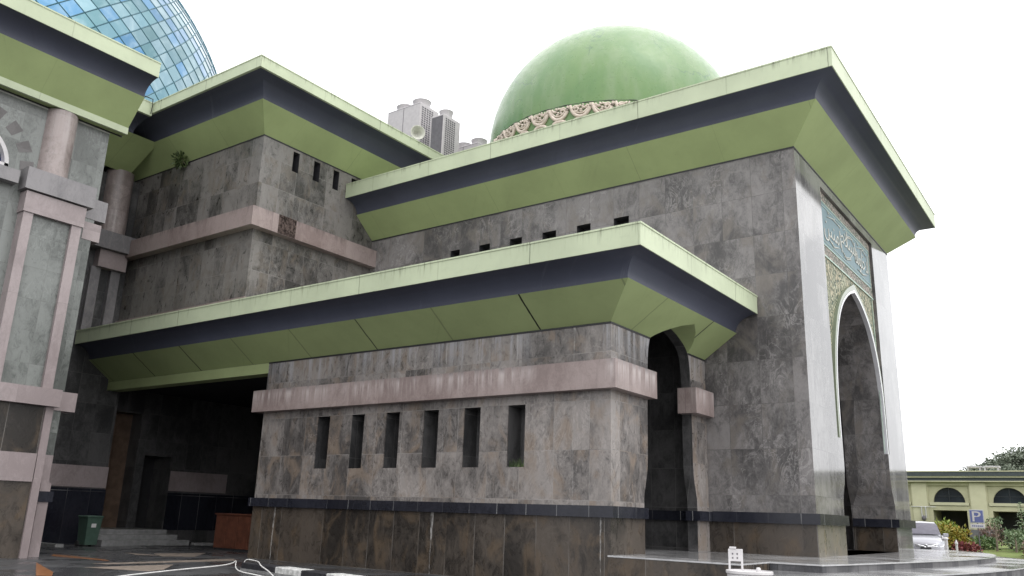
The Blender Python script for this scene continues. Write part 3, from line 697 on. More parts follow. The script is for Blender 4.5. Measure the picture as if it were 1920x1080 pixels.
XM, YM = -25.9, 12.52
bay = thing('hall_bay', 'projecting stone bay with pink framed pilaster and round half column, at the left edge', 'building', (-29, 8, 0))
bw2 = obj('wall', MB().box(XH, XM, -3, YM, 2.9, 13.4), M['stone_bay'], bay)
AYC, AZC = 8.58, 11.18   # arched window centre
def arc_pts(r, n=28, a0=0, a1=PI): return [(AYC+r*math.cos(a0+(a1-a0)*i/n), AZC+r*1.0*math.sin(a0+(a1-a0)*i/n)) for i in range(n+1)]
AR = 1.14
boolean(bw2, [MB().prism(arc_pts(AR), 'x', XM-.3, XM+.3)])
obj('base', MB().box(XH, XM, -3, YM, 0, 2.1), M['stone_tan'], bay)
obj('wide_band', MB().box(XH, XM+.004, -3, YM+.004, 2.1, 2.9), M['pinkwhite'], bay)
frm = obj('arched_window', MB().prism(arc_pts(AR-.10), 'x', XM-.28, XM-.24), M['stained_green'], bay)
pi_ = arc_pts(AR-.12); po_ = arc_pts(AR-.002)
obj('window_frame', ring(pi_, po_, XM-.2, XM+.02).box(XM-.2, XM+.02, AYC-AR, AYC+AR, AZC-.005, AZC+.09), M['white'], frm)
gl = MB(); gl.prism(arc_pts(AR-.13, 12, 0, .42)+[(AYC, AZC)], 'x', XM-.235, XM-.22); gl.prism(arc_pts(AR-.13, 12, PI-.42, PI)+[(AYC, AZC)], 'x', XM-.235, XM-.22)
obj('blue_pane', gl, M['stained_blue'], frm)
for k in range(9):
    a = PI*(k*2+.7)/17.; a = R_(7+k*20.8) 
    for r0, r1 in ((1.46, 1.86),):
        d = R_(5.6); q = [(AYC+r*math.cos(b), AZC+r*math.sin(b)) for r, b in ((r0, a-d), (r1, a-d), (r1, a+d), (r0, a+d))]
        obj('voussoir', MB().prism(q, 'x', XM-.05, XM+.006), M['void_stone'], bay)
obj('sill', MB().box(XM-.02, XM+.35, -3, 9.95, 10.66, 11.06), M['greyledge'], bay)
# pilaster
XQ = -25.5
obj('pilaster_panel', MB().box(XM-.02, XQ-.14, 10.3, 12.0, 4.8, 10.0), M['stone_bay'], bay)
obj('pilaster_strip', MB().box(XM-.02, XQ-.02, 10.24, 10.52, 4.78, 9.95), M['pinkwhite'], bay)
obj('pilaster_strip', MB().box(XM-.02, XQ-.02, 11.68, 11.98, 4.78, 9.95), M['pinkwhite'], bay)
obj('pilaster_cap', MB().box(XM-.02, XQ+.02, 10.2, 12.02, 9.88, 10.52), M['pinkwhite'], bay)
obj('pilaster_ledge', MB().box(XM-.02, XQ+.10, 10.1, 12.2, 10.56, 11.24), M['greyledge'], bay)
obj('corner_ledge', MB().box(XM-.5, XM+.02, 12.2, YM+.34, 10.36, 11.05), M['greyledge'], bay)
obj('corner_cap', MB().box(XM-.5, XM+.015, 12.2, YM+.25, 9.66, 10.24), M['pinkwhite'], bay)
obj('half_column', MB().lathe([(.48, 11.24), (.48, 13.45)], (XM-.10, 10.98, 0), 40), M['column'], bay, smooth=True)
obj('waist_band', MB().box(XM-.02, XQ+.16, -3, 12.2, 4.27, 4.78), M['pinkwhite'], bay)
obj('corner_band', MB().box(XM-.5, XM+.03, 12.15, YM+.40, 4.22, 4.80), M['pinkwhite'], bay)
obj('lower_panel', MB().box(XM-.02, XQ-.10, -3, 11.9, .0, 2.1).box(XM-.02, XQ-.10, -3, 11.9, 2.9, 4.27), M['stone_dark'], bay)
obj('lower_band', MB().box(XM-.02, XQ-.04, -3, 11.88, 2.1, 2.9), M['pinkwhite'], bay)
obj('corner_strip', MB().box(XM-.02, XQ-.03, 11.9, 12.12, 0, 4.27).box(XM-.02, XM+.06, 12.28, YM+.06, 0, 2.1), M['pinkwhite'], bay)
obj('wall_box', MB().box(XM, XM+.1, 12.12, YM+.16, 1.55, 1.85), M['ledge_black'], bay)
cornice(bay, [(XM, -4), (XM, YM+.41)], (13.50, 1.08, 14.64), (1.75, 15.17), (1.75, 15.70), lip=(.33, 13.70))
obj('roof', MB().box(XH, XM, -4, YM, 13.4, 15.3), M['roof'], bay)
# ------------------------------------------------------------------ cable at the hall cornice
tag(obj('cable', MB().tube([(-29.98, 15.55, 17.40), (-29.99, 15.8, 17.42), (-29.95, 15.95, 17.40), (-29.97, 15.98, 17.1), (-30.02, 15.99, 16.8)], .02, 6), M['rubber']), 'thin dark cable looped over the cornice corner beneath the blue dome', 'cable')

# ------------------------------------------------------------------ weeds
def leaves(mb, c, n, r, L, wv, up_=.5, flat=1.):
    for _ in range(n):
        d = Vector((random.gauss(0, 1), random.gauss(0, 1), random.gauss(up_, 1)*flat)).normalized()
        p = Vector(c)+d*random.uniform(.15, 1)*r; t = (d+Vector((random.gauss(0, .4), random.gauss(0, .4), random.gauss(0, .4)))).normalized()
        s = t.cross(Vector((random.gauss(0, 1), random.gauss(0, 1), random.gauss(0, 1)))).normalized()*wv*random.uniform(.6, 1.2); e = t*L*random.uniform(.6, 1.2)
        mb.add([p, p+e*.45+s, p+e, p+e*.45-s], [(0, 1, 2, 3)])
m = MB(); leaves(m, (-30.2, 17.7, 15.45), 130, .32, .22, .05, .2)
wp = thing('wall_plant', 'small dark weed growing from the wall under the upper block eaves', 'plant', (-30.2, 17.9, 15.35))
obj('foliage', m, M['weed'], wp, fixn=False); obj('stem', MB().tube([(-30.2, 17.96, 15.3), (-30.2, 17.8, 15.45), (-30.15, 17.65, 15.6)], .02, 5), M['bark'], wp)
m = MB()
for _ in range(60):
    x = random.uniform(-13.1, -12.63); y = random.uniform(18.08, 18.3); h = random.uniform(.08, .26)
    m.add([(x-.012, y, 2.84), (x+.012, y, 2.84), (x+random.uniform(-.06, .06), y+random.uniform(-.08, .05), 2.84+h)], [(0, 1, 2)])
tag(obj('grass_tuft', m, M['weed'], fixn=False), 'tuft of green grass growing in the bottom of the rightmost wing slot', 'grass')

# ------------------------------------------------------------------ entrance terrace
curve = [(-5.62, 19.66), (-5.2, 22.0), (-4.66, 25.4), (-4.22, 28.4), (-3.98, 31.4), (-3.96, 34.2), (-4.2, 36.6), (-4.75, 38.8), (-5.6, 40.5), (-7.2, 41.9), (-9.5, 42.6), (-14, 42.8)]
def sm2(pts, n=6): return smooth_prof(pts, n)
cv = sm2(curve)
terr = thing('entrance_steps', 'wet grey tiled landing and curved steps around the entrance archway', 'steps', (-7, 30, 0))
def slab(pts, z0, z1, name, mats, nose=True):
    m = MB(); m.prism(pts, 'z', z0, z1-.035); o = obj(name, m, mats[0], terr)
    # top with a nosing
    n = len(pts); out = []
    for i, p in enumerate(pts):
        a = Vector(pts[i-1]); b = Vector(pts[(i+1) % n]); d = (b-a).normalized(); nn = Vector((d.y, -d.x)); out.append((p[0]+nn.x*.025, p[1]+nn.y*.025))
    t = MB(); t.prism(out, 'z', z1-.035, z1); tr_ = obj('tread', t, [mats[1], M['riser_edge']], o)
    for p in tr_.data.polygons: p.material_index = 1 if abs(p.normal.z) < .5 else 0
    return o
lower_c = sm2([(-4.35, 19.6), (-4.0, 21.5), (-3.3, 25.0), (-2.85, 28.5), (-2.7, 31.4), (-2.8, 34.6), (-3.15, 37.5), (-3.7, 39.9), (-4.8, 42.0), (-6.8, 43.5), (-9.4, 44.1), (-14, 44.3)])
up_poly = [(-14, 24.3), (-10.0, 24.3), (-10.0, 17.9), (-6.76, 17.72), (-6.79, 19.62)] + cv
slab(up_poly, 0, ZP, 'landing', (M['riser'], M['terrace']))
lo_poly = [(-6.74, 17.75), (-6.74, 17.3), (-5.1, 17.2), (-4.35, 19.55)] + lower_c + [(-14, 40), (-6.9, 40), (-5, 30), (-6.7, 20)]
obj('landing_face', MB().sweep([(-10.0, 17.9), (-6.76, 17.72), (-6.79, 19.6)], [(.001, 0), (.014, 0), (.014, ZP-.037), (.001, ZP-.037)]), M['stone_dark'], terr)
slab(lo_poly, 0, .60, 'lower_step', (M['riser'], M['terrace']))
obj('hall_floor', MB().box(-23, XP-.9, 24.7, 35.9, .3, ZP-.01), M['dark_floor'], terr)
obj('corridor_sill', MB().box(-12.5, -10.0, 18.9, 23.9, .3, ZP-.004), M['terrace'], terr)
obj('landing_edge', MB().sweep([(-10.0, 17.9), (-6.76, 17.72)], [(0.028, ZP-.034), (.032, ZP-.034), (.032, ZP-.001), (.028, ZP-.001)]), M['riser_edge'], terr)

# ------------------------------------------------------------------ painted kerb blocks and rope
K0 = Vector((-18.95, 14.42)); K1 = Vector((-14.2, 13.62)); kd = (K1-K0).normalized(); kn = Vector((-kd.y, kd.x))
klab = ['black painted kerb block at the rope end of the kerb', 'white painted kerb block right after the black end block', 'black painted kerb block between the two white ones', 'worn white kerb block at the bottom of the wing, farthest right']
kx = [(0, 1.72, 'black_kerb'), (1.73, 2.92, 'white_kerb'), (2.93, 4.0, 'black_kerb'), (4.01, 5.1, 'white_kerb')]
for (a, b, mt), lb_ in zip(kx, klab):
    loc = K0+kd*a; m = MB().cbox(0, b-a, 0, .42, -.02, .2, .025)
    o = obj('kerb_block', m, M[mt]); o.location = (loc.x, loc.y, 0); o.rotation_euler = (0, 0, math.atan2(kd.y, kd.x)); tag(o, lb_, 'kerb', 'painted kerb blocks below the side wing')
    ch = MB().box(.02, b-a-.02, -.02, 0., -.02, .06); obj('footing', ch, M['steps'], o, local=True)
o = obj('kerb_block', MB().cbox(0, 1.1, 0, .5, -.02, .18, .025), M['white_kerb']); o.location = (-24.95, 10.0, 0); o.rotation_euler = (0, 0, R_(88)); tag(o, 'white painted kerb block at the foot of the left bay', 'kerb')
def catmull(pts, n=8):
    out = []
    for i in range(len(pts)-1):
        p0 = Vector(pts[max(i-1, 0)]); p1 = Vector(pts[i]); p2 = Vector(pts[i+1]); p3 = Vector(pts[min(i+2, len(pts)-1)])
        for k in range(n):
            t = k/n; out.append(.5*((2*p1)+(-p0+p2)*t+(2*p0-5*p1+4*p2-p3)*t*t+(-p0+3*p1-3*p2+p3)*t**3))
    return out+[Vector(pts[-1])]
tag(obj('rope', MB().tube(catmull([(-15.6, 7.2, .03), (-16.9, 9.6, .12), (-17.2, 11.2, .2), (-17.6, 12.9, .25), (-18.95, 14.25, .24)]), .015, 6), M['rope'], smooth=True), 'long white rope stretched over the paving to the black kerb end', 'rope')
tag(obj('rope', MB().tube(catmull([(-18.95, 14.25, .24), (-17.6, 13.3, .13), (-16.6, 13.1, .08), (-15.4, 13.0, .03)]), .015, 6), M['rope'], smooth=True), 'slack white rope sagging in front of the kerb blocks', 'rope')
tag(obj('rope', MB().tube(catmull([(-19.1, 14.6, .12), (-19.0, 14.62, .26), (-18.4, 14.5, .25), (-17.3, 13.75, .23), (-16.55, 13.4, .15), (-15.9, 13.1, .03)]), .015, 6), M['rope'], smooth=True), 'white rope lying over the top of the kerb blocks', 'rope')

# ------------------------------------------------------------------ porch floor pattern
pv = MB()
def poly(m, pts, z=.004): m.add([(x, y, z) for x, y in pts], [tuple(range(len(pts)))])
poly(pv, [(-27.1, 13.62), (-24.15, 13.66), (-23.5, 13.42), (-26.3, 13.18)]); poly(pv, [(-23.7, 11.5), (-20.35, 10.3), (-19.3, 9.75), (-19.6, 9.55)])
po = structure('paving_pattern', pv, M['paving_orange'])
pv = MB()
poly(pv, [(-21.5, 11.6), (-21.6, 14.2), (-19.97, 12.86), (-19.68, 12.25)]); poly(pv, [(-22.75, 12.49), (-23.25, 17.37), (-22.3, 16.8), (-22.3, 12.7)])
poly(pv, [(-27.38, 16.11), (-25.34, 16.25), (-26.06, 15.74)]); poly(pv, [(-26.6, 16.68), (-26.41, 18.57), (-24.54, 16.84), (-25.06, 16.0)])
structure('paving_pattern', pv, M['paving_pale'])
structure('porch_kerb', MB().box(-34.6, -31.2, 15.7, 16.0, 0, .1).box(-31.7, -31.5, 21.5, 27.5, 0, .1), M['steps'])

# ------------------------------------------------------------------ wheelie bin, cabinet
wb = thing('wheelie_bin', 'green wheelie bin with a white sticker beside the porch steps', 'bin', (-31.6, 17.05, 0))
def taper(x0, x1, y0, y1, z0, z1, k): 
    m = MB(); cx, cy = (x0+x1)/2, (y0+y1)/2
    vs = [(cx+(x-cx)*s, cy+(y-cy)*s, z) for z, s in ((z0, k), (z1, 1)) for y in (y0, y1) for x in (x0, x1)]
    return m.add(vs, [(0, 2, 3, 1), (4, 5, 7, 6), (0, 1, 5, 4), (2, 6, 7, 3), (0, 4, 6, 2), (1, 3, 7, 5)])
obj('body', taper(-.33, .33, -.28, .28, .06, 1.02, .8), M['bin'], wb, local=True)
obj('lid', MB().cbox(-.37, .37, -.31, .31, 1.02, 1.1, .03), M['bin'], wb, local=True)
obj('sticker', MB().box(.309, .316, -.10, .08, .68, .9), M['white'], wb, local=True)
for s in (-1, 1): obj('wheel', MB().tube([(-.24, s*.22, .1), (-.24, s*.28, .1)], .1, 14), M['rubber'], wb, local=True)
cb = thing('wooden_cabinet', 'reddish brown wooden cabinet standing in the dark porch by the wing wall', 'cabinet', (-27.1, 20.5, 0))
obj('body', MB().cbox(-1.4, 1.4, -.2, .45, .08, 1.28, .01), M['teak'], cb, local=True); obj('top', MB().cbox(-1.45, 1.45, -.25, .5, 1.28, 1.34, .01), M['teak'], cb, local=True)
for k in range(4): obj('door_panel', MB().cbox(-1.36+k*.69, -.72+k*.69, -.215, -.19, .14, 1.22, .006), M['teak'], cb, local=True)
obj('plinth', MB().box(-1.38, 1.38, -.17, .42, 0, .08), M['black'], cb, local=True)

# ------------------------------------------------------------------ drum with signboard
dr = thing('white_drum', 'round white drum with a rimmed lid in front of the entrance landing', 'drum', (-3.98, 10.75, 0))
obj('body', MB().lathe([(.0, 0), (.27, 0), (.275, .03), (.275, .33), (.285, .345), (.275, .36), (.275, .66), (.285, .675), (.275, .69), (.275, .98), (.29, .995), (.29, 1.025), (.275, 1.03), (.27, 1.012), (.0, 1.0)], (0, 0, 0), 40), M['white'], dr, local=True, angle=40)
obj('bung', MB().lathe([(.0, 1.0), (.03, 1.0), (.03, 1.05), (.02, 1.07), (0, 1.07)], (.1, .05, 0), 14), M['white'], dr, local=True)
sb = thing('small_board', 'small white board on two legs standing on top of the white drum', 'board', (-4.15, 10.74, 1.012))
sb.rotation_euler = (0, 0, R_(20))
obj('panel', MB().cbox(-.09, .09, -.012, .012, .12, .27, .004), M['white'], sb, local=True)
for s in (-1, 1): obj('leg', MB().cbox(s*.078-.013, s*.078+.013, -.013, .013, 0, .262, .003), M['white'], sb, local=True)
obj('clip', MB().cbox(-.075, .01, -.02, .02, .27, .296, .004), M['white'], sb, local=True)
for a, b in ((-.045, .2), (.012, .2), (-.045, .15), (.012, .15)): obj('mark', MB().box(a, a+.018, -.0145, -.0125, b, b+.02), M['ac_dark'], sb, local=True)

# ------------------------------------------------------------------ rooftop air conditioning, loudspeaker
def ac_unit(label, loc, rz, w, d, h, fans, darkside=False):
    u = thing('air_conditioner', label, 'air conditioner', loc, 'rooftop air conditioners'); u.rotation_euler = (0, 0, rz)
    ht = obj('casing', MB().cbox(-w/2, w/2, -d/2, d/2, .0, h, .03), M['ac_white'], u, local=True)
    obj('stand', MB().box(-w/2, -w/2+.1, -d/2, d/2, -.9, 0), M['galv'], u, local=True); obj('stand', MB().box(w/2-.1, w/2, -d/2, d/2, -.9, 0), M['galv'], u, local=True)
    for k in range(fans):
        cx = -w/2+w*(k+.5)/fans; r = min(w/fans, d)*.42
        obj('fan_cowl', MB().lathe([(r*.9, h-.01), (r*.9, h+.25), (r*1.04, h+.4), (r*1.0, h+.41), (r*.82, h+.25), (r*.82, h+.05), (.0, h+.05)], (cx, 0, 0), 28), M['ac_white'], u, local=True, angle=35)
    gr = MB(); nx = 5; nz = 22
    for i in range(nx):
        for j in range(nz):
            y0 = -d/2+.14+i*(d-.28)/nx*.8; z0 = .12+j*(h-.25)/nz
            gr.box(w/2-.02, w/2+.008, y0, y0+(d-.28)/nx*.52, z0, z0+(h-.25)/nz*.62)
    obj('grille', gr, M['ac_dark'], u, local=True)
    sg = MB()
    if darkside: sg.box(-w/2+.06, w/2-.06, -d/2-.008, -d/2+.02, .05, h-.08)
    else:
        sg.box(-.015 if fans > 1 else w*.2, .015 if fans > 1 else w*.22, -d/2-.004, -d/2+.02, .05, h-.04).box(-w/2+.02, w/2-.02, -d/2-.004, -d/2+.02, h-.07, h-.055)
        for q in (-.35, .3): sg.box(w*q, w*q+.03, -d/2-.006, -d/2+.02, h*.45, h*.45+.04)
    obj('coil' if darkside else 'panel_seam', sg, M['ac_dark'], u, local=True)
    return u
ac_unit('big white rooftop air conditioner with two fan cowls, leftmost above the parapet', (-26.15, 27.1, 17.9), R_(0), 2.15, 1.35, 2.75, 2)
ac_unit('rooftop air conditioner with a dark coil side and one fan cowl, in the middle', (-23.9, 27.0, 17.0), R_(0), .8, 1.2, 2.6, 1, True)
ac_unit('low rooftop air conditioner partly hidden behind the parapet next to the green dome', (-24.3, 29.5, 17.05), R_(0), 1.9, 1.3, 2.05, 2)
hs_ = thing('loudspeaker', 'cream horn loudspeaker on the parapet in front of the rooftop air conditioners', 'loudspeaker', (-23.45, 24.6, 17.35))
hs_.rotation_euler = (0, R_(8), R_(-35))
hp = MB(); hp2 = []
prof = [(.05, -.45), (.05, -.25), (.09, -.1), (.17, .06), (.30, .2), (.33, .21), (.33, .19), (.29, .17), (.15, .02), (.07, -.12), (.0, -.12)]
tmp = MB().lathe(prof, (0, 0, 0), 28)
hp.add([(z*1., x*1., y+.42) for x, y, z in tmp.v], tmp.f)
obj('horn', hp, M['speaker'], hs_, local=True, smooth=True)
obj('driver', MB().tube([(-.45, 0, .42), (-.62, 0, .42)], .1, 16), M['speaker'], hs_, local=True)
obj('bracket', MB().tube([(-.4, 0, .40), (-.4, 0, -.3)], .03, 8).box(-.5, -.3, -.1, .1, -.32, -.28), M['galv'], hs_, local=True)

# ------------------------------------------------------------------ background : yellow building
YY = 75.
yb = thing('arcade_building', 'long pale yellow two storey building with arched windows and dark parapet stripes', 'building', (8, 80, 1))
PIT = 4.17; X0 = -11.34; NB0, NB1 = -3, 11
wl = obj('wall', MB().box(X0+PIT*(NB0-.5), X0+PIT*(NB1+.5), YY, YY+10, -.2, 5.3), M['yellow_wall'], yb)
cs = []
for k in range(NB0, NB1+1):
    c = X0+PIT*k
    cs.append(MB().box(c-1.45, c+1.45, YY-.3, YY+.14, 3.45, 5.02))
    cs.append(MB().box(c-1.2, c+1.2, YY-.3, YY+4, .6, 3.12))
boolean(wl, cs)
cs = []
for k in range(NB0, NB1+1):
    c = X0+PIT*k; pts = [(c+1.13*math.cos(PI*i/20), 3.73+1.15*math.sin(PI*i/20)) for i in range(21)]
    cs.append(MB().prism(pts, 'y', YY-.1, YY+.5))
boolean(wl, cs)
wc = None
for k in range(NB0, NB1+1):
    c = X0+PIT*k
    pts = [(c+1.13*math.cos(PI*i/20), 3.73+1.15*math.sin(PI*i/20)) for i in range(21)]
    wn = obj('window', MB().prism(pts, 'y', YY+.40, YY+.46), M['win_glass'], yb)
    obj('sill', MB().box(c-1.4, c+1.4, YY-.06, YY+.3, 3.50, 3.72), M['yellow_trim'], wn)
    fb = MB().box(c-.02, c+.02, YY+.36, YY+.40, 3.74, 4.86).box(c-1.1, c+1.1, YY+.36, YY+.4, 3.73, 3.78).box(c-1.0, c+1.0, YY+.36, YY+.4, 4.2, 4.24); obj('frame', fb, M['frame_dark'], wn)
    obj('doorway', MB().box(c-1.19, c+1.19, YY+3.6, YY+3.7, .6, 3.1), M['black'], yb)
for k in range(NB0-1, NB1+1):
    c = X0+PIT*(k+.5); obj('plinth', MB().box(c-.86, c+.86, YY-.09, YY+.05, .0, 1.72), M['plinth'], yb)
    obj('pilaster', MB().box(c-.55, c+.55, YY-.08, YY+.02, 1.72, 5.25), M['yellow_trim'], yb)
xa, xb_ = X0+PIT*(NB0-.5)-.3, X0+PIT*(NB1+.5)+.3
obj('parapet', MB().box(xa, xb_, YY-.35, YY+10.3, 5.3, 5.38), M['yellow_trim'], yb)
pp = obj('roof_band', MB().box(xa+.1, xb_-.1, YY-.25, YY+10.2, 5.38, 5.62).box(xa-.1, xb_+.1, YY-.45, YY+10.4, 5.74, 6.06), M['roof_dark'], yb)
obj('band_trim', MB().box(xa, xb_, YY-.38, YY+10.3, 5.62, 5.74).box(xa-.15, xb_+.15, YY-.5, YY+10.45, 6.06, 6.14), M['yellow_trim'], pp)
for i, (a, b) in enumerate(((-9.95, -9.0), (-8.75, -7.75))):
    rt = thing('roof_frame', ['open grey frame on the yellow building roof, left of the two', 'open grey frame on the yellow building roof, right of the two'][i], 'roof frame', (a, YY+1, 6.14), 'frames on the yellow building roof')
    fm = MB()
    for x in (0, b-a-.1):
        for y in (0, .9): fm.box(x, x+.1, y, y+.1, 0, .34)
    obj('legs', fm, M['galv'], rt, local=True); obj('top', MB().box(-.04, b-a+.04, -.04, 1.04, .34, .46), M['galv'], rt, local=True)
wlp = thing('wall_lamp', 'dark wall lamp with two pipes on the yellow building, above the car', 'lamp', (-13.2, YY-.1, 2.4))
obj('pipe', MB().tube([(-.15, -.05, 0), (-.15, -.05, .95)], .04, 6).tube([(.15, -.05, .1), (.15, -.05, .95)], .04, 6).tube([(-.9, -.05, .95), (.9, -.05, .95)], .03, 6), M['galv'], wlp, local=True)
obj('lantern', MB().lathe([(0, -.15), (.12, -.1), (.17, .05), (.12, .2), (.05, .28), (0, .3)], (0, -.22, 0), 12), M['ac_dark'], wlp, local=True, smooth=True)

# driveway and lawn
d = MB()
for a, b, za, zb in ((33, 38.5, .004, .22), (38.5, 47, .22, .25)): d.add([(-40, a, za+.006), (70, a, za+.006), (70, b, zb+.006), (-40, b, zb+.006)], [(0, 1, 2, 3)])
structure('driveway', d, M['asphalt'], fixn=False)
lw = MB(); ys = [47.2, 49, 52, 58, 66, 75.2]; zs = [.36, .5, .68, .85, .98, 1.0]; nx = 30
rnd = random.Random(3)
vs = [(-45+100*i/nx, ys[j], zs[j]+(rnd.uniform(-.04, .04) if 0 < j < 5 else 0)) for j in range(6) for i in range(nx+1)]
lw.add(vs, [(j*(nx+1)+i, j*(nx+1)+i+1, (j+1)*(nx+1)+i+1, (j+1)*(nx+1)+i) for j in range(5) for i in range(nx)])
structure('lawn', lw, M['lawn'], fixn=False)
structure('lawn_kerb', MB().box(-45, 55, 46.95, 47.2, 0, .38), plain('green_kerb_paint', (.06, .22, .12), .5, .4))

# ------------------------------------------------------------------ parking sign
ps_ = thing('parking_sign', 'blue parking sign with a white P and a small plate below, on the lawn', 'sign', (-6.35, 50, .55))
obj('pole', MB().tube([(0, .04, 0), (0, .04, 2.1)], .03, 8), M['ac_dark'], ps_, local=True)
bo = obj('board', MB().cbox(-.33, .33, -.02, .02, 1.46, 2.12, .015), M['sign_frame'], ps_, local=True)
fc = obj('face', MB().box(-.29, .29, -.026, -.021, 1.50, 2.08), M['sign_blue'], bo, local=True)
me = text_mesh('P', 1.0, .003); xs = [v.co.x for v in me.vertices]; ys_ = [v.co.y for v in me.vertices]
for v in me.vertices:
    x = (v.co.x-min(xs))/(max(xs)-min(xs)) if False else v.co.x
mnx, mxx, mny, mxy = min(xs), max(xs), min(ys_), max(ys_)
for v in me.vertices: v.co = Vector((-.20+(v.co.x-mnx)/(mxx-mnx)*.40, -.03-v.co.z, 1.54+(v.co.y-mny)/(mxy-mny)*.50))
me.materials.clear(); me.materials.append(M['white']); po_t = bpy.data.objects.new('letter', me); COL.objects.link(po_t); po_t.parent = fc
for dx in (-.012, .0, .012):
    pass
obj('emblem', MB().lathe([(0, 0), (.055, 0), (.055, .01), (0, .01)], (0, 0, 0), 16).mesh('emblem') and MB().tube([(.0, -.034, 1.86), (.0, -.04, 1.86)], .06, 14), M['sign_blue'], fc, local=True)
pt = obj('plate', MB().cbox(-.33, .33, -.02, .02, 1.2, 1.42, .01), M['white'], ps_, local=True)
obj('plate_marks', (lambda m: [m.box(-.25+i*.085, -.19+i*.085, -.026, -.021, 1.28, 1.34) for i in range(6)] and m)(MB()), M['sign_blue'], pt, local=True)

# ------------------------------------------------------------------ gate pillars near the car
for (x, y, h, wd_, lb_) in ((-7.42, 46.6, .92, .25, 'white square pillar with a cap, right behind the silver car'), (-7.12, 48.0, .55, .1, 'short white post between the white pillar and the red hedge')):
    zb = .25 if y < 47 else .4
    g_ = thing('gate_pillar' if wd_ > .2 else 'short_post', lb_, 'pillar' if wd_ > .2 else 'post', (x, y, zb))
    obj('shaft', MB().cbox(-wd_/2, wd_/2, -wd_/2, wd_/2, 0, h, .02), M['white'], g_, local=True)
    obj('cap', MB().lathe([(wd_*.7, h), (wd_*.72, h+.06), (wd_*.45, h+.12), (wd_*.2, h+.2), (0, h+.22)], (0, 0, 0), 20), M['white'], g_, local=True, smooth=True)

# ------------------------------------------------------------------ plants
def shrub(name, label, loc, r, h, mat, n=900, L=.22, wv=.05, cat='shrub', group=None):
    s = thing(name, label, cat, loc, group); m = MB()
    for _ in range(int(n/14)):
        a = random.uniform(0, 2*PI); rr = r*math.sqrt(random.random())*.85; z = h*random.uniform(.25, .9)*(1-.35*(rr/r)**2)
        leaves(m, (rr*math.cos(a), rr*math.sin(a), z), 14, r*.3, L, wv, .6)
    obj('foliage', m, mat, s, fixn=False, local=True)
    t = MB()
    for k in range(5): a = k*1.26; t.tube([(0, 0, 0), (r*.25*math.cos(a), r*.25*math.sin(a), h*.35), (r*.5*math.cos(a), r*.5*math.sin(a), h*.65)], [.03, .025, .012], 5)
    obj('stem', t, M['bark'], s, local=True); return s
shrub('croton_bush', 'rounded yellow and orange leaved bush beside the silver car', (-7.75, 50.5, .5), 1.0, 1.35, M['leaf_yellow'], 2200, .2, .045, 'bush')
shrub('green_bush', 'lime green bush behind the yellow leaved bush', (-8.4, 52.2, .6), 1.0, 1.55, M['leaf_lime'], 900, .28, .05, 'bush')
shrub('red_hedge', 'low dark red leaved hedge at the foot of the yellow bush', (-6.85, 49.2, .45), .62, .55, M['leaf_red'], 800, .16, .05, 'hedge')
shrub('bronze_shrub', 'thin bronze leaved shrub below the parking sign', (-6.15, 53.5, .65), .8, 1.5, M['leaf_purple'], 420, .2, .04, 'shrub')
shrub('green_shrub', 'low green shrub in front of the bronze shrub', (-6.5, 52.2, .6), .7, .7, M['leaf_green'], 500, .2, .05, 'shrub')
shrub('leafy_shrub', 'bushy green shrub at the right edge of the lawn', (-4.1, 52.0, .6), 1.0, 1.1, M['leaf_palm'], 800, .24, .045, 'shrub')
shrub('tall_shrub', 'loose green shrub between the thin pole tree and the palm', (-5.35, 54, .65), .6, 1.15, M['leaf_palm'], 400, .25, .045, 'shrub')
shrub('small_shrub', 'small reddish shrub at the lawn edge on the far right', (-3.9, 48.6, .45), .6, .7, M['leaf_purple'], 420, .18, .04, 'shrub')
def young(label, loc, h, mat, n=120):
    s = thing('young_tree', label, 'tree', loc); m = MB()
    obj('trunk', MB().tube([(0, 0, 0), (.03, 0, h*.5), (0, .03, h)], [.06, .045, .02], 6), M['bark'], s, local=True)
    for k in range(10):
        a = k*2.4; z = h*(.72+.028*k)
        for j in range(n//10): 
            t = j/(n/10); d = Vector((math.cos(a), math.sin(a), .5-.9*t)); p = Vector((0, 0, z))+d*t*.5
            leaves(m, p, 1, .05, .22, .03, 0)
    obj('crown', m, mat, s, fixn=False, local=True); return s
young('thin pale trunked young tree on the lawn right of the parking sign', (-5.75, 51.5, .6), 1.75, M['leaf_palm'])
young('slender young tree with drooping leaves near the right lawn shrub', (-4.85, 51.0, .58), 1.05, M['leaf_palm'], 160)
pm = thing('conifer', 'spiky cone shaped grey green conifer on the right side of the lawn', 'tree', (-4.75, 54.5, .68))
m = MB()
for k in range(26):
    z = .35+k*.085; rr = .75*(1-k/27)+.05
    for q in range(max(5, int(14*(1-k/30)))):
        a = random.uniform(0, 2*PI); d = Vector((math.cos(a), math.sin(a), .25)); p = Vector((0, 0, z)); s = Vector((-d.y, d.x, 0))*.05
        e = p+d*rr*random.uniform(.7, 1.1)-Vector((0, 0, .12*rr)); mid = p+d*rr*.5+Vector((0, 0, .05)); m.add([p, mid+s, e, mid-s], [(0, 1, 2, 3)])
obj('crown', m, M['leaf_palm'], pm, fixn=False, local=True); obj('trunk', MB().tube([(0, 0, 0), (0, 0, 2.5)], [.07, .015], 6), M['bark'], pm, local=True)

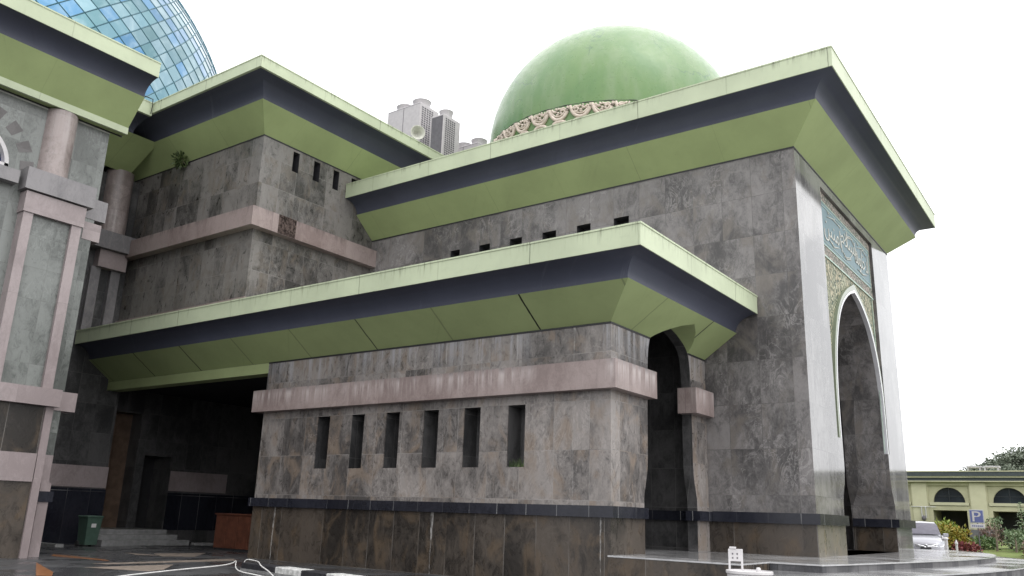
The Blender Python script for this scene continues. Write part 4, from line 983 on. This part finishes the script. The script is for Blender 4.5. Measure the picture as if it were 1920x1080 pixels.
def far_tree(label, loc, h, spread, n=46):
    t = thing('rain_tree', label, 'tree', loc, 'trees beyond the yellow building'); tr = MB()
    tr.tube([(0, 0, 0), (.2, 0, h*.3), (.1, .1, h*.5)], [.4, .32, .25], 8); m = MB()
    for k in range(9):
        a = k*2.4; rr = spread*random.uniform(.35, .8)
        e = Vector((rr*math.cos(a), rr*.7*math.sin(a), h*random.uniform(.72, .9))); tr.tube([(.1, .1, h*.45), e*.5+Vector((0, 0, h*.28)), e], [.18, .12, .04], 6)
    for k in range(n):
        a = random.uniform(0, 2*PI); rr = spread*math.sqrt(random.random()); z = h*(.98-.30*(rr/spread)**2)-random.random()*h*.25
        leaves(m, (rr*math.cos(a), rr*.7*math.sin(a), z), 130, random.uniform(.6, 1.4), .34, .12, .1, .5)
    obj('crown', m, M['leaf_hazed'], t, fixn=False, local=True); obj('trunk', tr, M['bark'], t, local=True)
far_tree('spreading tree behind the yellow building, its left end above the roof frames', (-11.4, 112, 0), 9.8, 4.6, 120)
far_tree('taller feathery crowned tree behind the yellow building near the right edge', (-8.4, 115, 0), 11.4, 5.8, 250)
far_tree('wide tree behind the yellow building, cut off by the right edge of the photo', (0.2, 118, 0), 11.2, 6.5, 170)

# ------------------------------------------------------------------ silver car (front towards the entrance)
car = thing('parked_car', 'silver family van with its front showing, parked behind the entrance steps', 'car', (-7.32, 41.2, .24))
car.scale = (.97, 1.0, 1.02); car.rotation_euler = (0, 0, R_(13))
# stations along y (0 = front): (y, z_bottom, z_belt, half width low, half width belt)
def loft(sections, close=True):
    m = MB(); n = len(sections[0]); vs = [p for s in sections for p in s]; fs = []
    for i in range(len(sections)-1):
        for k in range(n if close else n-1): fs.append((i*n+k, i*n+(k+1) % n, (i+1)*n+(k+1) % n, (i+1)*n+k))
    fs += [tuple(range(n-1, -1, -1)), tuple(range((len(sections)-1)*n, len(sections)*n))]
    return m.add(vs, fs)
def body_sec(y, zb, zt, wl_, wt):
    pts = []
    for x, z in ((-.75, 0), (-1., .12), (-1., .45), (-.97, .72), (-.86, .95), (-.6, 1.), (0, 1.015), (.6, 1.), (.86, .95), (.97, .72), (1., .45), (1., .12), (.75, 0)):
        wv = wl_+(wt-wl_)*max(0, z); pts.append((x*wv, y, zb+(zt-zb)*z))
    return pts
bs_ = [body_sec(*a) for a in ((0.0, .36, .70, .62, .55), (.06, .28, .80, .72, .66), (.2, .24, .90, .79, .75), (.5, .22, .985, .83, .80), (.95, .22, 1.06, .84, .81), (1.2, .22, 1.10, .84, .80), (2.2, .22, 1.09, .845, .80), (3.4, .22, 1.08, .84, .79), (4.0, .26, 1.05, .80, .76), (4.15, .36, .9, .74, .70))]
obj('body', loft(bs_), M['car_paint'], car, local=True, angle=50)
def cab_sec(y, z0, z1, w0, w1): return [(-w0, y, z0), (-w1, y+.0, z1-.10), (-w1*.9, y, z1-.03), (0, y, z1), (w1*.9, y, z1-.03), (w1, y, z1-.10), (w0, y, z0)]
cs_ = [cab_sec(1.02, 1.05, 1.11, .76, .74), cab_sec(1.45, 1.07, 1.44, .775, .68), cab_sec(1.8, 1.07, 1.635, .78, .64), (cab_sec(2.3, 1.07, 1.69, .78, .63)), cab_sec(3.2, 1.07, 1.685, .78, .63), cab_sec(3.85, 1.06, 1.60, .76, .62), cab_sec(4.1, 1.0, 1.1, .72, .66)]
obj('cabin', loft(cs_), M['car_paint'], car, local=True, angle=40)
def quadpanel(pts, mat, name, par=car): return obj(name, MB().add(pts, [tuple(range(len(pts)))]), mat, par, local=True, fixn=False)
# windscreen: thin shell a little ahead of the cabin front
ws = MB(); gx = [-1, -.6, -.2, .2, .6, 1]
for (hw_, y, z) in ((.70, 1.04, 1.135), (.655, 1.40, 1.435), (.60, 1.70, 1.605)):
    for q in gx: ws.v.append((hw_*q, y-.06*(1-q*q), z+.012*(1-q*q)))
for j in range(2):
    for i in range(5): ws.f.append((j*6+i, j*6+i+1, j*6+i+7, j*6+i+6)); ws.m.append(0)
obj('windscreen', ws, M['car_glass'], car, local=True, smooth=True)
obj('wiper', MB().tube([(-.5, 1.03, 1.13), (.1, 1.06, 1.15)], .012, 5).tube([(.0, 1.03, 1.13), (.55, 1.06, 1.15)], .012, 5), M['black'], car, local=True)
for s in (-1, 1):
    w_ = MB(); 
    w_.add([(s*.772, 1.5, 1.13), (s*.775, 3.7, 1.13), (s*.665, 3.55, 1.52), (s*.66, 1.95, 1.55)], [(0, 1, 2, 3)]); obj('side_window', w_, M['car_glass'], car, local=True, fixn=False)
    hl = MB(); pts = [(s*.42, -.005+.03, .72), (s*.60, .045, .80), (s*.76, .22, .90), (s*.80, .36, .90), (s*.80, .30, .74), (s*.70, .09, .64), (s*.5, .02, .62)]
    hl.add(pts+[(x*.98, y-.03, z) for x, y, z in pts], [tuple(range(7)), tuple(range(13, 6, -1))]+[(i, i+7, (i+1) % 7+7, (i+1) % 7) for i in range(7)])
    obj('headlight', hl, M['lamp_lens'], car, local=True)
    mr = MB().cbox(s*.94-.11, s*.94+.11, 1.25, 1.35, 1.04, 1.20, .03).box(s*.80-.05, s*.80+.05, 1.28, 1.33, 1.08, 1.12); obj('mirror', mr, M['car_paint'], car, local=True)
    for yy in (.78, 3.35):
        wh = obj('wheel', MB().tube([(s*.66, yy, .3), (s*.83, yy, .3)], .3, 24), M['rubber'], car, local=True)
        obj('rim', MB().tube([(s*.832, yy, .3), (s*.84, yy, .3)], .2, 18), M['chrome'], wh, local=True)
    fg = MB().tube([(s*.58, .04, .42), (s*.58, .0, .42)], .06, 12); obj('fog_lamp', fg, M['lamp_lens'], car, local=True)
gr = obj('grille', MB().box(-.42, .42, .0, .04, .62, .72).box(-.5, .5, .0, .06, .36, .5), M['black'], car, local=True)
gb = MB()
for s in (-1, 1): gb.tube([(s*.07, -.03, .665), (s*.3, -.02, .69), (s*.52, .02, .755)], .022, 6).tube([(s*.07, -.03, .63), (s*.3, -.02, .635), (s*.48, .01, .655)], .014, 6)
obj('chrome_bar', gb, M['chrome'], gr, local=True)
em = MB().tube([(.085*math.cos(2*PI*i/20), -.035, .665+.055*math.sin(2*PI*i/20)) for i in range(21)], .012, 6, False).tube([(.04*math.cos(2*PI*i/16), -.04, .675+.04*math.sin(2*PI*i/16)) for i in range(17)], .008, 5, False)
obj('emblem', em, M['chrome'], gr, local=True)
obj('number_plate', MB().box(-.22, .22, -.02, .0, .50, .61), M['black'], car, local=True)
